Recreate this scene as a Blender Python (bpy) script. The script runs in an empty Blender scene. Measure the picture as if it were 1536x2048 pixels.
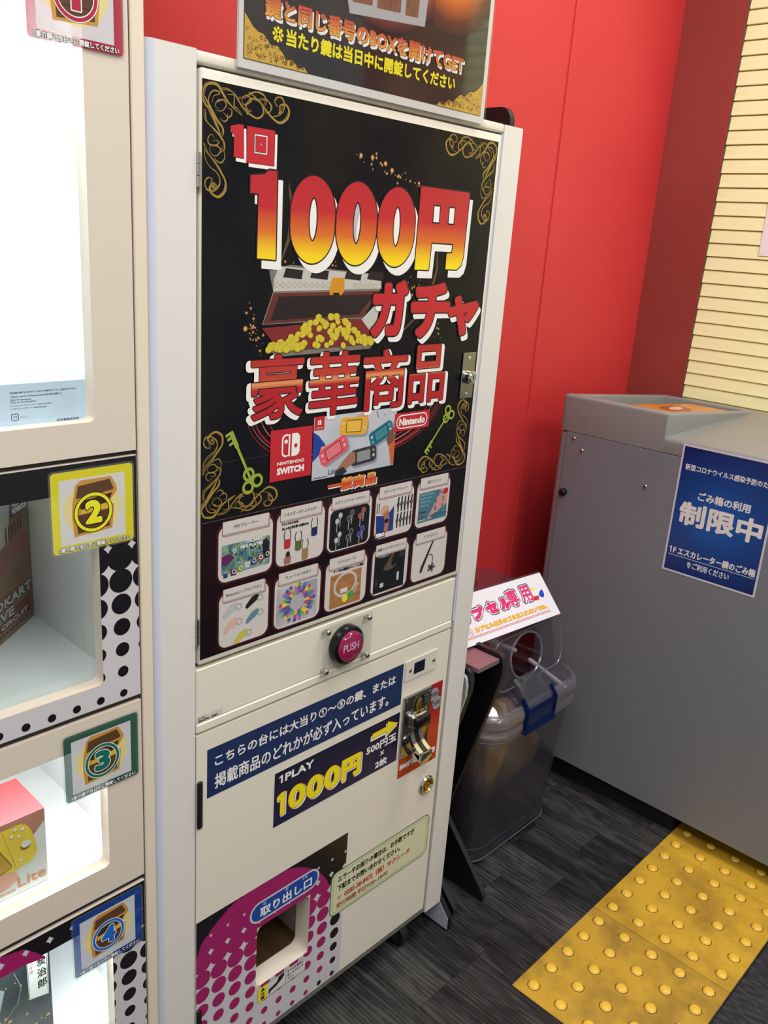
import bpy, bmesh, math, random
from mathutils import Vector, Matrix, noise
random.seed(7)
S = bpy.context.scene
COL = S.collection

# ------------------------------------------------------------------ camera, world, lights
cam_d = bpy.data.cameras.new('camera'); cam = bpy.data.objects.new('camera', cam_d); COL.objects.link(cam)
Rr = ((0.6904, -0.7202, 0.0682), (-0.1733, -0.2563, -0.9509), (0.7024, 0.6447, -0.3018))
rx, dn, fw = [Vector(r).normalized() for r in Rr]
fw = (fw - rx * fw.dot(rx)).normalized(); up = rx.cross(fw)
cm = Matrix.Identity(4)
for i in range(3):
    cm[i][0] = rx[i]; cm[i][1] = up[i]; cm[i][2] = -fw[i]
cm.translation = (-1.1602, -0.6485, 1.3355)
cam.matrix_world = cm
cam_d.sensor_fit = 'VERTICAL'; cam_d.sensor_height = 36.0; cam_d.lens = 1717.76 / 2048 * 36
cam_d.clip_start = 0.02
S.camera = cam

w = bpy.data.worlds.new('world'); S.world = w; w.use_nodes = True
bg = w.node_tree.nodes['Background']; bg.inputs[0].default_value = (0.93, 0.97, 1.0, 1); bg.inputs[1].default_value = 0.30

def area(name, loc, size, power, color=(1, 1, 1), rot=(0, 0, 0), sy=None):
    l = bpy.data.lights.new(name, 'AREA'); l.energy = power; l.color = color
    l.shape = 'RECTANGLE'; l.size = size; l.size_y = sy or size
    o = bpy.data.objects.new(name, l); COL.objects.link(o); o.location = loc; o.rotation_euler = rot
    return o
CEIL = 2.62
area('ceiling_panel_light', (0.42, -0.30, CEIL - .03), 0.6, 15, (1, .985, .96), sy=0.6)
area('ceiling_panel_light', (-1.35, -0.75, CEIL - .03), 0.6, 22, (1, .985, .96), sy=1.2)
area('ceiling_panel_light', (-0.1, -1.7, CEIL - .03), 1.2, 24, (1, .985, .96), sy=0.6)
for z, p in ((1.60, 3.4), (1.075, 0.10), (0.765, .85), (0.495, .8)):
    area('cabinet_led_light', (-0.80, 0.225, z - .012), 0.22, p, (.93, .985, 1.0), sy=0.015)

S.view_settings.view_transform = 'Standard'; S.view_settings.look = 'None'
S.view_settings.exposure = 0.45; S.view_settings.gamma = 1.0; S.view_settings.use_curve_mapping = False

# ------------------------------------------------------------------ materials
def lin(c):
    return tuple((v / 255 / 12.92 if v / 255 <= .04045 else ((v / 255 + .055) / 1.055) ** 2.4) for v in c) + (1,)
MC = {}
def M(name, c=(200, 200, 200), rough=.5, metal=0., spec=None, emit=None, bump=None, var=None, coat=0):
    if name in MC: return MC[name]
    m = bpy.data.materials.new(name); m.use_nodes = True; nt = m.node_tree; b = nt.nodes['Principled BSDF']
    b.inputs['Base Color'].default_value = lin(c); b.inputs['Roughness'].default_value = rough
    b.inputs['Metallic'].default_value = metal
    if coat: b.inputs['Coat Weight'].default_value = coat; b.inputs['Coat Roughness'].default_value = .08
    if spec is not None: b.inputs['Specular IOR Level'].default_value = spec
    if emit: b.inputs['Emission Color'].default_value = lin(emit[0]); b.inputs['Emission Strength'].default_value = emit[1]
    tc = None
    if bump or var:
        tc = nt.nodes.new('ShaderNodeTexCoord')
    if var:   # (scale, second colour, stretch)
        n = nt.nodes.new('ShaderNodeTexNoise'); n.inputs['Scale'].default_value = var[0]; n.inputs['Detail'].default_value = 5
        mp = nt.nodes.new('ShaderNodeMapping'); mp.inputs['Scale'].default_value = var[2] if len(var) > 2 else (1, 1, 1)
        cr = nt.nodes.new('ShaderNodeValToRGB'); cr.color_ramp.elements[0].color = lin(c); cr.color_ramp.elements[1].color = lin(var[1])
        cr.color_ramp.elements[0].position = .4; cr.color_ramp.elements[1].position = .68
        nt.links.new(tc.outputs['Object'], mp.inputs[0]); nt.links.new(mp.outputs[0], n.inputs[0])
        nt.links.new(n.outputs[0], cr.inputs[0]); nt.links.new(cr.outputs[0], b.inputs['Base Color'])
    if bump:  # (scale, strength, distance)
        n = nt.nodes.new('ShaderNodeTexNoise'); n.inputs['Scale'].default_value = bump[0]; n.inputs['Detail'].default_value = 3
        bp = nt.nodes.new('ShaderNodeBump'); bp.inputs['Strength'].default_value = bump[1]; bp.inputs['Distance'].default_value = bump[2]
        nt.links.new(tc.outputs['Object'], n.inputs[0]); nt.links.new(n.outputs[0], bp.inputs['Height']); nt.links.new(bp.outputs[0], b.inputs['Normal'])
    MC[name] = m; return m

def grad(name, stops, rough=.3, axis=1):
    """printed colour gradient along the print's own height (metres)"""
    if name in MC: return MC[name]
    m = M(name, (255, 0, 0), rough); nt = m.node_tree; b = nt.nodes['Principled BSDF']
    tc = nt.nodes.new('ShaderNodeTexCoord'); sp = nt.nodes.new('ShaderNodeSeparateXYZ'); mr = nt.nodes.new('ShaderNodeMapRange')
    z0, z1 = stops[0][0], stops[-1][0]
    mr.inputs[1].default_value = z0; mr.inputs[2].default_value = z1
    cr = nt.nodes.new('ShaderNodeValToRGB'); el = cr.color_ramp.elements
    while len(el) < len(stops): el.new(.5)
    for e, (z, c) in zip(el, stops): e.position = (z - z0) / (z1 - z0); e.color = lin(c)
    nt.links.new(tc.outputs['Object'], sp.inputs[0]); nt.links.new(sp.outputs[axis], mr.inputs[0])
    nt.links.new(mr.outputs[0], cr.inputs[0]); nt.links.new(cr.outputs[0], b.inputs['Base Color'])
    return m

def radial(name, centre, r, stops, rough=.3, sx=1.0):
    """printed round glow on a flat sheet"""
    m = M(name, (255, 0, 0), rough); nt = m.node_tree; b = nt.nodes['Principled BSDF']
    tc = nt.nodes.new('ShaderNodeTexCoord'); mp = nt.nodes.new('ShaderNodeMapping')
    mp.vector_type = 'TEXTURE'; mp.inputs['Location'].default_value = (centre[0], centre[1], 0); mp.inputs['Scale'].default_value = (r * sx, r, 1)
    ln = nt.nodes.new('ShaderNodeVectorMath'); ln.operation = 'LENGTH'
    mz = nt.nodes.new('ShaderNodeVectorMath'); mz.operation = 'MULTIPLY'; mz.inputs[1].default_value = (1, 1, 0)
    cr = nt.nodes.new('ShaderNodeValToRGB'); el = cr.color_ramp.elements
    while len(el) < len(stops): el.new(.5)
    for e, (z, c) in zip(el, stops): e.position = z; e.color = lin(c)
    nt.links.new(tc.outputs['Object'], mp.inputs[0]); nt.links.new(mp.outputs[0], mz.inputs[0]); nt.links.new(mz.outputs[0], ln.inputs[0])
    nt.links.new(ln.outputs['Value'], cr.inputs[0]); nt.links.new(cr.outputs[0], b.inputs['Base Color'])
    return m

def clear(name, tint=(245, 248, 248), rough=.04, ior=1.45, haze=0.0, hazec=(230, 230, 235), boost=1.0):
    if name in MC: return MC[name]
    m = bpy.data.materials.new(name); m.use_nodes = True; nt = m.node_tree; nt.nodes.clear()
    out = nt.nodes.new('ShaderNodeOutputMaterial'); tr = nt.nodes.new('ShaderNodeBsdfTransparent'); gl = nt.nodes.new('ShaderNodeBsdfGlossy')
    tr.inputs[0].default_value = lin(tint); gl.inputs['Roughness'].default_value = rough
    fr = nt.nodes.new('ShaderNodeFresnel')      # same reflectance on the way in and on the way out of a thin sheet
    ge = nt.nodes.new('ShaderNodeNewGeometry'); mr = nt.nodes.new('ShaderNodeMapRange'); mr.inputs[3].default_value = ior; mr.inputs[4].default_value = 1 / ior
    nt.links.new(ge.outputs['Backfacing'], mr.inputs[0]); nt.links.new(mr.outputs[0], fr.inputs[0])
    mu = nt.nodes.new('ShaderNodeMath'); mu.operation = 'MULTIPLY'; mu.inputs[1].default_value = boost; mu.use_clamp = True
    mx = nt.nodes.new('ShaderNodeMixShader'); nt.links.new(fr.outputs[0], mu.inputs[0]); nt.links.new(mu.outputs[0], mx.inputs[0])
    nt.links.new(tr.outputs[0], mx.inputs[1]); nt.links.new(gl.outputs[0], mx.inputs[2])
    last = mx
    if haze:
        df = nt.nodes.new('ShaderNodeBsdfDiffuse'); df.inputs[0].default_value = lin(hazec)
        m2 = nt.nodes.new('ShaderNodeMixShader'); m2.inputs[0].default_value = haze
        nt.links.new(mx.outputs[0], m2.inputs[1]); nt.links.new(df.outputs[0], m2.inputs[2]); last = m2
    nt.links.new(last.outputs[0], out.inputs[0]); MC[name] = m; return m

def film(name, c, a=.22):
    """ink printed on clear film: a little light passes through"""
    if name in MC: return MC[name]
    m = M(name, c, .25); nt = m.node_tree; b = nt.nodes['Principled BSDF']; b.inputs['Alpha'].default_value = 1 - a
    return m

# ------------------------------------------------------------------ object helpers
W = {}
def adopt(o, parent, world=None):
    world = world if world is not None else Matrix.Identity(4)
    if parent is not None:
        o.parent = parent; o.matrix_parent_inverse = W[parent.name].inverted()
    o.matrix_basis = world
    W[o.name] = world
def thing(name, label, cat, loc=(0, 0, 0), group=None):
    o = bpy.data.objects.new(name, None); COL.objects.link(o); o.empty_display_size = .05
    adopt(o, None, Matrix.Translation(loc)); o['label'] = label; o['category'] = cat
    if group: o['group'] = group
    return o
def tag(o, label, cat=None, group=None):
    o['label'] = label
    if cat: o['category'] = cat
    if group: o['group'] = group
    return o
def put(name, bm, mat, parent=None, world=None, smooth=False, label=None, kind=None):
    me = bpy.data.meshes.new(name)
    if isinstance(bm, bmesh.types.BMesh):
        bmesh.ops.recalc_face_normals(bm, faces=bm.faces); bm.to_mesh(me); bm.free()
    for m in (mat if isinstance(mat, (list, tuple)) else [mat]): me.materials.append(m)
    if smooth:
        for p in me.polygons: p.use_smooth = True
        try: me.set_sharp_from_angle(angle=math.radians(35))
        except Exception: pass
    o = bpy.data.objects.new(name, me); COL.objects.link(o); adopt(o, parent, world)
    if label: o['label'] = label
    if kind: o['kind'] = kind
    return o
def box(bm, x0, x1, y0, y1, z0, z1, bev=0, seg=1, mi=0):
    r = bmesh.ops.create_cube(bm, size=1); vs = r['verts']
    for v in vs:
        v.co = Vector((x0 if v.co.x < 0 else x1, y0 if v.co.y < 0 else y1, z0 if v.co.z < 0 else z1))
    fs = {f for v in vs for f in v.link_faces}
    for f in fs: f.material_index = mi
    if bev:
        es = list({e for v in vs for e in v.link_edges})
        rr_ = bmesh.ops.bevel(bm, geom=es, offset=bev, segments=seg, affect='EDGES', profile=.5)
        for f in rr_['faces']: f.material_index = mi
    return vs
def bx(name, dims, mat, parent=None, bev=0, seg=1, label=None, kind=None, world=None):
    bm = bmesh.new(); box(bm, *dims, bev=bev, seg=seg)
    return put(name, bm, mat, parent, smooth=bool(bev and seg > 1), label=label, kind=kind, world=world)
def cyl(bm, c, r0, r1, h, axis='z', n=24, mi=0):
    """cone frustum from c along axis by h, r0 at c, r1 at the end"""
    ax = {'x': Vector((1, 0, 0)), 'y': Vector((0, 1, 0)), 'z': Vector((0, 0, 1))}[axis] if isinstance(axis, str) else Vector(axis).normalized()
    q = Vector((0, 0, 1)).rotation_difference(ax).to_matrix().to_4x4()
    mtx = Matrix.Translation(Vector(c) + ax * (h / 2)) @ q
    if h < 0: mtx = mtx @ Matrix.Rotation(math.pi, 4, 'X'); h = -h
    r = bmesh.ops.create_cone(bm, cap_ends=True, segments=n, radius1=r0, radius2=r1, depth=h, matrix=mtx)
    for f in {f for v in r['verts'] for f in v.link_faces}: f.material_index = mi
def prism(bm, pts, lo, hi, plane='yz', bev=0, mi=0):
    """extrude an outline given in plane coords between lo and hi on the third axis"""
    def P(a, b, c):
        return {'yz': (c, a, b), 'xz': (a, c, b), 'xy': (a, b, c)}[plane]
    A = [bm.verts.new(P(a, b, lo)) for a, b in pts]; B = [bm.verts.new(P(a, b, hi)) for a, b in pts]
    fs = [bm.faces.new(A), bm.faces.new(B[::-1])]; n = len(pts)
    for i in range(n): fs.append(bm.faces.new((A[i], B[i], B[(i + 1) % n], A[(i + 1) % n])))
    for f in fs: f.material_index = mi
    if bev: bmesh.ops.bevel(bm, geom=list({e for f in fs[:2] for e in f.edges}), offset=bev, segments=2, affect='EDGES', profile=.5)
def tube(bm, pts, r, n=8, closed=False, mi=0):
    pts = [Vector(p) for p in pts]; rings = []; N = len(pts)
    nrm = None
    for i, p in enumerate(pts):
        a = pts[(i - 1) % N] if (closed or i > 0) else p; b = pts[(i + 1) % N] if (closed or i < N - 1) else p
        t = (b - a).normalized()
        if nrm is None: nrm = t.orthogonal().normalized()
        nrm = (nrm - t * nrm.dot(t)).normalized(); bi = t.cross(nrm)
        rad = r[i] if isinstance(r, (list, tuple)) else r
        rings.append([bm.verts.new(p + (nrm * math.cos(2 * math.pi * k / n) + bi * math.sin(2 * math.pi * k / n)) * rad) for k in range(n)])
    for i in range(N if closed else N - 1):
        A, B = rings[i], rings[(i + 1) % N]
        for k in range(n):
            f = bm.faces.new((A[k], A[(k + 1) % n], B[(k + 1) % n], B[k])); f.material_index = mi
    if not closed:
        bm.faces.new(rings[0][::-1]); bm.faces.new(rings[-1])
def rr(x0, z0, x1, z1, r, n=5):
    p = []
    for cx, cz, a0 in ((x1 - r, z1 - r, 0), (x0 + r, z1 - r, 90), (x0 + r, z0 + r, 180), (x1 - r, z0 + r, 270)):
        for k in range(n + 1):
            a = math.radians(a0 + 90 * k / n); p.append((cx + r * math.cos(a), cz + r * math.sin(a)))
    return p
def ell(cx, cz, a, b=None, n=20, rot=0):
    b = b or a; c, s = math.cos(math.radians(rot)), math.sin(math.radians(rot)); o = []
    for k in range(n):
        x, y = a * math.cos(2 * math.pi * k / n), b * math.sin(2 * math.pi * k / n); o.append((cx + x * c - y * s, cz + x * s + y * c))
    return o
def rotp(pts, cx, cz, deg):
    c, s = math.cos(math.radians(deg)), math.sin(math.radians(deg))
    return [(cx + (x - cx) * c - (z - cz) * s, cz + (x - cx) * s + (z - cz) * c) for x, z in pts]
def clip(poly, x0, z0, x1, z1):
    for ax, val, sg in ((0, x0, 1), (0, x1, -1), (1, z0, 1), (1, z1, -1)):
        out = []
        for i in range(len(poly)):
            a, b = poly[i - 1], poly[i]; da, db = (a[ax] - val) * sg, (b[ax] - val) * sg
            if (da >= 0) != (db >= 0):
                t = da / (da - db); out.append((a[0] + (b[0] - a[0]) * t, a[1] + (b[1] - a[1]) * t))
            if db >= 0: out.append(b)
        poly = out
        if len(poly) < 3: return []
    return poly
def catmull(p, n=8, closed=False):
    o = []; N = len(p)
    for i in range(N if closed else N - 1):
        g = lambda k: p[k % N] if closed else p[max(0, min(N - 1, k))]
        a, b, c, d = g(i - 1), g(i), g(i + 1), g(i + 2)
        for k in range(n):
            t = k / n
            o.append(tuple(.5 * (2 * b[j] + (c[j] - a[j]) * t + (2 * a[j] - 5 * b[j] + 4 * c[j] - d[j]) * t * t + (3 * b[j] - a[j] - 3 * c[j] + d[j]) * t ** 3) for j in range(len(b))))
    if not closed: o.append(tuple(p[-1]))
    return o

TC = {}
def glyphs(s):
    if s in TC: return TC[s]
    c = bpy.data.curves.new('t', 'FONT'); c.body = s; c.size = 1; c.resolution_u = 2 if len(s) > 4 else 6
    o = bpy.data.objects.new('t', c); m = bpy.data.meshes.new_from_object(o)
    V = [(v.co.x, v.co.y) for v in m.vertices]; F = [tuple(p.vertices) for p in m.polygons]
    cnt = {}
    for f in F:
        for i in range(len(f)):
            k = tuple(sorted((f[i - 1], f[i]))); cnt[k] = cnt.get(k, 0) + 1
    E = [k for k, n in cnt.items() if n == 1]
    bpy.data.objects.remove(o); bpy.data.curves.remove(c); bpy.data.meshes.remove(m)
    TC[s] = (V, F, E); return TC[s]

class Art:
    """flat print: polygons in millimetres on a sheet, stacked in thin ink layers"""
    def __init__(self): self.v = []; self.f = []; self.m = []; self.mats = []
    def mi(self, mat):
        if mat not in self.mats: self.mats.append(mat)
        return self.mats.index(mat)
    def poly(self, pts, mat, L=1):
        if len(pts) > 2: self.loose(pts, [tuple(range(len(pts)))], mat, L, .000004)
    def loose(self, V, F, mat, L, amp=.00006):
        """overlapping pieces of one ink: each on its own hair-thin level"""
        k = self.mi(mat)
        for f in F:
            self.q = getattr(self, 'q', 0) + 1; h = L * .00008 - amp * ((self.q * .6180339) % 1) - .000008; b = len(self.v)
            self.v += [(V[i][0] / 1000, V[i][1] / 1000, h) for i in f]; self.f.append(tuple(range(b, b + len(f)))); self.m.append(k)
    def rect(self, x0, z0, x1, z1, mat, L=1): self.poly([(x0, z0), (x1, z0), (x1, z1), (x0, z1)], mat, L)
    def raw(self, V, F, mat, L):
        b = len(self.v); self.v += [(x / 1000, z / 1000, L * .00008) for x, z in V]; k = self.mi(mat)
        for f in F: self.f.append(tuple(b + i for i in f)); self.m.append(k)
    def line(self, pts, wd, mat, L=1, closed=False):
        """ribbon; wd number or function of 0..1"""
        N = len(pts); V = []; F = []
        for i, p in enumerate(pts):
            a = pts[(i - 1) % N] if (closed or i) else p; b = pts[(i + 1) % N] if (closed or i < N - 1) else p
            d = math.hypot(b[0] - a[0], b[1] - a[1]) or 1; nx, nz = -(b[1] - a[1]) / d, (b[0] - a[0]) / d
            h = (wd(i / (N - 1)) if callable(wd) else wd) / 2
            V += [(p[0] + nx * h, p[1] + nz * h), (p[0] - nx * h, p[1] - nz * h)]
        for i in range(N if closed else N - 1):
            j = (i + 1) % N; F.append((2 * i, 2 * i + 1, 2 * j + 1, 2 * j))
        self.loose(V, F, mat, L)
    def outline(self, V, E, h, mat, L, joins=True):
        """thicken edges E of points V by h on both sides"""
        VV = []; F = []; used = set()
        for a, b in E:
            (x0, z0), (x1, z1) = V[a], V[b]; d = math.hypot(x1 - x0, z1 - z0)
            if d < 1e-9: continue
            nx, nz = -(z1 - z0) / d * h, (x1 - x0) / d * h; k = len(VV)
            VV += [(x0 + nx, z0 + nz), (x0 - nx, z0 - nz), (x1 - nx, z1 - nz), (x1 + nx, z1 + nz)]; F.append((k, k + 1, k + 2, k + 3))
            used |= {a, b}
        if joins:
            for a in used:
                k = len(VV); VV += ell(V[a][0], V[a][1], h, n=8); F.append(tuple(range(k, k + 8)))
        self.loose(VV, F, mat, L)
    def shape(self, pts, mat, L, out=None, sh=None):
        """filled outline; out=(mm, material) border, sh=(dx, dz, mm, material) drop print"""
        n = len(pts); E = [(i, (i + 1) % n) for i in range(n)]
        if sh:
            q = [(x + sh[0], z + sh[1]) for x, z in pts]; self.poly(q, sh[3], L - 2); self.outline(q, E, sh[2], sh[3], L - 2)
        if out: self.outline(pts, E, out[0], out[1], L - 1)
        self.poly(pts, mat, L)
    def text(self, s, x0, z0, x1, z1, mat, L=3, b=0, out=None, sh=None, keep=False, slope=0, joins=True):
        V, F, E = glyphs(s)
        if not V: return
        ax, bx_ = min(v[0] for v in V), max(v[0] for v in V); az, bz = min(v[1] for v in V), max(v[1] for v in V)
        sx = (x1 - x0 - 2 * b) / max(bx_ - ax, 1e-6); sz = (z1 - z0 - 2 * b) / max(bz - az, 1e-6)
        if keep: sx = sz = min(sx, sz)
        P = [(x0 + b + (v[0] - ax) * sx, z0 + b + (v[1] - az) * sz) for v in V]
        if slope: P = [(x, z + (x - x0) * slope) for x, z in P]
        if sh:
            Q = [(x + sh[0], z + sh[1]) for x, z in P]; self.raw(Q, F, sh[3], L - 2); self.outline(Q, E, b + sh[2], sh[3], L - 2, joins)
        if out: self.outline(P, E, b + out[0], out[1], L - 1, joins)
        if b: self.outline(P, E, b, mat, L, joins)
        self.raw(P, F, mat, L)
    def one(self, x0, z0, x1, z1, mat, L):
        t = (x1 - x0) * .5; self.poly([(x1 - t, z0), (x1, z0), (x1, z1), (x1 - t * .8, z1), (x0, z1 - (z1 - z0) * .14), (x0, z1 - (z1 - z0) * .32), (x1 - t, z1 - (z1 - z0) * .26)], mat, L)
    def done(self, name, parent, world, label=None):
        me = bpy.data.meshes.new(name); me.from_pydata(self.v, [], self.f)
        for m in self.mats: me.materials.append(m)
        me.polygons.foreach_set('material_index', self.m)
        # every ink face looks to +z of the sheet
        flip = [p.index for p in me.polygons if p.normal.z < 0]
        if flip:
            bm = bmesh.new(); bm.from_mesh(me); bm.faces.ensure_lookup_table()
            bmesh.ops.reverse_faces(bm, faces=[bm.faces[i] for i in flip]); bm.to_mesh(me); bm.free()
        o = bpy.data.objects.new(name, me); COL.objects.link(o); adopt(o, parent, world)
        if label: o['label'] = label
        return o
def FM(y): return Matrix(((1, 0, 0, 0), (0, 0, -1, y), (0, 1, 0, 0), (0, 0, 0, 1)))      # sheet facing -y, (x, z)
def FB(x): return Matrix(((0, 0, -1, x), (-1, 0, 0, 0), (0, 1, 0, 0), (0, 0, 0, 1)))     # sheet facing -x, (-y, z)

def screw(name, c, r, d, mat, parent, axis='y-', recess=True, label=None):
    bm = bmesh.new(); ax = {'y-': (0, -1, 0), 'x-': (-1, 0, 0)}[axis]
    cyl(bm, c, r, r * .92, d * .5, ax, 16); cyl(bm, Vector(c) + Vector(ax) * d * .5, r * .92, r * .55, d * .5, ax, 16)
    e = Vector(c) + Vector(ax) * (d + .0001)
    for a in (0, 1):
        q = [r * .42, r * .1] if a else [r * .1, r * .42]
        if axis == 'y-': box(bm, e.x - q[0], e.x + q[0], e.y - .0002, e.y + .0001, e.z - q[1], e.z + q[1], mi=1)
        else: box(bm, e.x - .0002, e.x + .0001, e.y - q[0], e.y + q[0], e.z - q[1], e.z + q[1], mi=1)
    return put(name, bm, [mat, M('screw_recess', (25, 25, 25), .6)], parent, smooth=True, label=label)

# common materials
cream = M('cream_laminate', (228, 219, 202), .38)
cream2 = M('warm_white_laminate', (228, 217, 200), .42)
whitecol = M('white_column_laminate', (222, 217, 210), .34)
gapm = M('dark_gap', (22, 18, 18), .8)
blackp = M('black_laminate', (17, 17, 18), .42)
chrome = M('chrome', (205, 203, 198), .12, 1.)
steel = M('brushed_steel', (170, 165, 150), .28, 1.)
brass = M('brass', (190, 160, 80), .3, 1.)
white_ink = M('white_ink', (236, 232, 226), .35); black_ink = M('black_ink', (12, 11, 12), .35)
red_ink = M('red_ink', (190, 34, 44), .35); gold_ink = M('gold_ink', (158, 128, 54), .35)
yellow_ink = M('yellow_ink', (240, 222, 30), .35)

# ------------------------------------------------------------------ setting
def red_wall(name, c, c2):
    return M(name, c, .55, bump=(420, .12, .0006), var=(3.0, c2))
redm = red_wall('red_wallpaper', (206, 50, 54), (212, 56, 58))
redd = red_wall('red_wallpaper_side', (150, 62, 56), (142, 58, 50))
WY, WX, SX = 0.58, 1.21, 1.222
bm = bmesh.new(); box(bm, -1.9, .70, WY + .004, WY + .10, 0, CEIL)
o = put('wall_back', bm, redm, kind='structure', label='bright red textured wall behind the machine')
bm = bmesh.new(); box(bm, .70, WX + .06, WY, WY + .10, 0, CEIL, bev=.0022, seg=2)
put('wall_back_panel', bm, redm, o, label='slightly proud red wall board right of the seam')
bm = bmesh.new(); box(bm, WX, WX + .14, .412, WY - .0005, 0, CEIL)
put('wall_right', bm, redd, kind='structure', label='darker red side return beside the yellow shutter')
bx('ceiling', (-2.6, 1.6, -2.8, WY + .1, CEIL, CEIL + .06), M('ceiling_white', (225, 225, 222), .8), kind='structure')

# floor: embossed dark vinyl wood boards, laid along y
def wood_floor():
    m = M('dark_wood_vinyl', (40, 40, 42), .42); nt = m.node_tree; b = nt.nodes['Principled BSDF']
    tc = nt.nodes.new('ShaderNodeTexCoord'); oi = nt.nodes.new('ShaderNodeObjectInfo')
    ad = nt.nodes.new('ShaderNodeVectorMath'); ad.operation = 'ADD'
    sc = nt.nodes.new('ShaderNodeVectorMath'); sc.operation = 'SCALE'; sc.inputs[3].default_value = 13.0
    cmb = nt.nodes.new('ShaderNodeCombineXYZ'); nt.links.new(oi.outputs['Random'], cmb.inputs[0]); nt.links.new(oi.outputs['Random'], cmb.inputs[1])
    nt.links.new(cmb.outputs[0], sc.inputs[0]); nt.links.new(tc.outputs['Object'], ad.inputs[0]); nt.links.new(sc.outputs[0], ad.inputs[1])
    mp = nt.nodes.new('ShaderNodeMapping'); mp.inputs['Scale'].default_value = (150, 5, 1); nt.links.new(ad.outputs[0], mp.inputs[0])
    n1 = nt.nodes.new('ShaderNodeTexNoise'); n1.inputs['Scale'].default_value = 1.0; n1.inputs['Detail'].default_value = 6; n1.inputs['Roughness'].default_value = .6; n1.inputs['Distortion'].default_value = 1.2
    nt.links.new(mp.outputs[0], n1.inputs[0])
    mp2 = nt.nodes.new('ShaderNodeMapping'); mp2.inputs['Scale'].default_value = (30, 9, 1); nt.links.new(ad.outputs[0], mp2.inputs[0])
    n2 = nt.nodes.new('ShaderNodeTexNoise'); n2.inputs['Detail'].default_value = 6; n2.inputs['Scale'].default_value = 1.0; n2.inputs['Distortion'].default_value = 2.2; nt.links.new(mp2.outputs[0], n2.inputs[0])
    wv = nt.nodes.new('ShaderNodeTexWave'); wv.bands_direction = 'X'; wv.inputs['Scale'].default_value = 34; wv.inputs['Distortion'].default_value = 16; wv.inputs['Detail'].default_value = 2; wv.inputs['Detail Scale'].default_value = .5
    mp3 = nt.nodes.new('ShaderNodeMapping'); mp3.inputs['Scale'].default_value = (1, .10, 1); nt.links.new(ad.outputs[0], mp3.inputs[0]); nt.links.new(mp3.outputs[0], wv.inputs[0])
    mx = nt.nodes.new('ShaderNodeMix'); mx.data_type = 'FLOAT'; mx.inputs[0].default_value = .24
    nt.links.new(n1.outputs[0], mx.inputs[2]); nt.links.new(wv.outputs[1] if len(wv.outputs) > 1 else wv.outputs[0], mx.inputs[3])
    m3 = nt.nodes.new('ShaderNodeMix'); m3.data_type = 'FLOAT'; m3.inputs[0].default_value = .40
    nt.links.new(mx.outputs[0], m3.inputs[2]); nt.links.new(n2.outputs[0], m3.inputs[3])
    cr = nt.nodes.new('ShaderNodeValToRGB'); el = cr.color_ramp.elements
    el[0].position = .38; el[0].color = lin((14, 14, 16)); el[1].position = .63; el[1].color = lin((74, 73, 71)); e = el.new(.49); e.color = lin((38, 38, 39))
    # broad patches and a tone of its own for each board
    mp4 = nt.nodes.new('ShaderNodeMapping'); mp4.inputs['Scale'].default_value = (17, 4, 1); nt.links.new(ad.outputs[0], mp4.inputs[0])
    n4 = nt.nodes.new('ShaderNodeTexNoise'); n4.inputs['Scale'].default_value = 1.0; n4.inputs['Detail'].default_value = 4; nt.links.new(mp4.outputs[0], n4.inputs[0])
    m4 = nt.nodes.new('ShaderNodeMix'); m4.data_type = 'FLOAT'; m4.inputs[0].default_value = .42; nt.links.new(m3.outputs[0], m4.inputs[2]); nt.links.new(n4.outputs[0], m4.inputs[3])
    ma_ = nt.nodes.new('ShaderNodeMath'); ma_.operation = 'MULTIPLY_ADD'; ma_.inputs[1].default_value = .09; nt.links.new(oi.outputs['Random'], ma_.inputs[0]); nt.links.new(m4.outputs[0], ma_.inputs[2])
    mb_ = nt.nodes.new('ShaderNodeMath'); mb_.operation = 'SUBTRACT'; mb_.inputs[1].default_value = .045; nt.links.new(ma_.outputs[0], mb_.inputs[0])
    nt.links.new(mb_.outputs[0], cr.inputs[0]); nt.links.new(cr.outputs[0], b.inputs['Base Color'])
    rg = nt.nodes.new('ShaderNodeMapRange'); rg.inputs[3].default_value = .28; rg.inputs[4].default_value = .62; nt.links.new(n2.outputs[0], rg.inputs[0]); nt.links.new(rg.outputs[0], b.inputs['Roughness'])
    bp = nt.nodes.new('ShaderNodeBump'); bp.inputs['Strength'].default_value = .8; bp.inputs['Distance'].default_value = .0011
    nt.links.new(m3.outputs[0], bp.inputs['Height']); nt.links.new(bp.outputs[0], b.inputs['Normal'])
    return m
wf = wood_floor()
floor = bx('floor', (-2.6, 1.6, -2.8, WY + .1, -.05, -.004), M('floor_base', (20, 20, 21), .7), kind='structure')
ends = [.088, .30, .088, .088, .113, .195, .095, .24, .12, .30, .05, .2]
meshes = {}
k = 0
for i in range(-6, 12):
    x0 = .033 + .1 * i; e = ends[(i + 4) % len(ends)]; cuts = [-.302]
    y = e - .46
    while y < WY - .02:
        if y > -.27: cuts.append(y)
        y += .46
    cuts.append(WY + .003)
    for a, b_ in zip(cuts[:-1], cuts[1:]):
        L = round(b_ - a, 4)
        if L not in meshes:
            bm = bmesh.new(); box(bm, .0003, .0997, .0003, L - .0003, -.004, 0, bev=.0007)
            me = bpy.data.meshes.new('floor_plank'); bm.to_mesh(me); bm.free(); me.materials.append(wf); meshes[L] = me
        o = bpy.data.objects.new('floor_plank', meshes[L]); COL.objects.link(o); adopt(o, floor, Matrix.Translation((x0, a, 0)))
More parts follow.
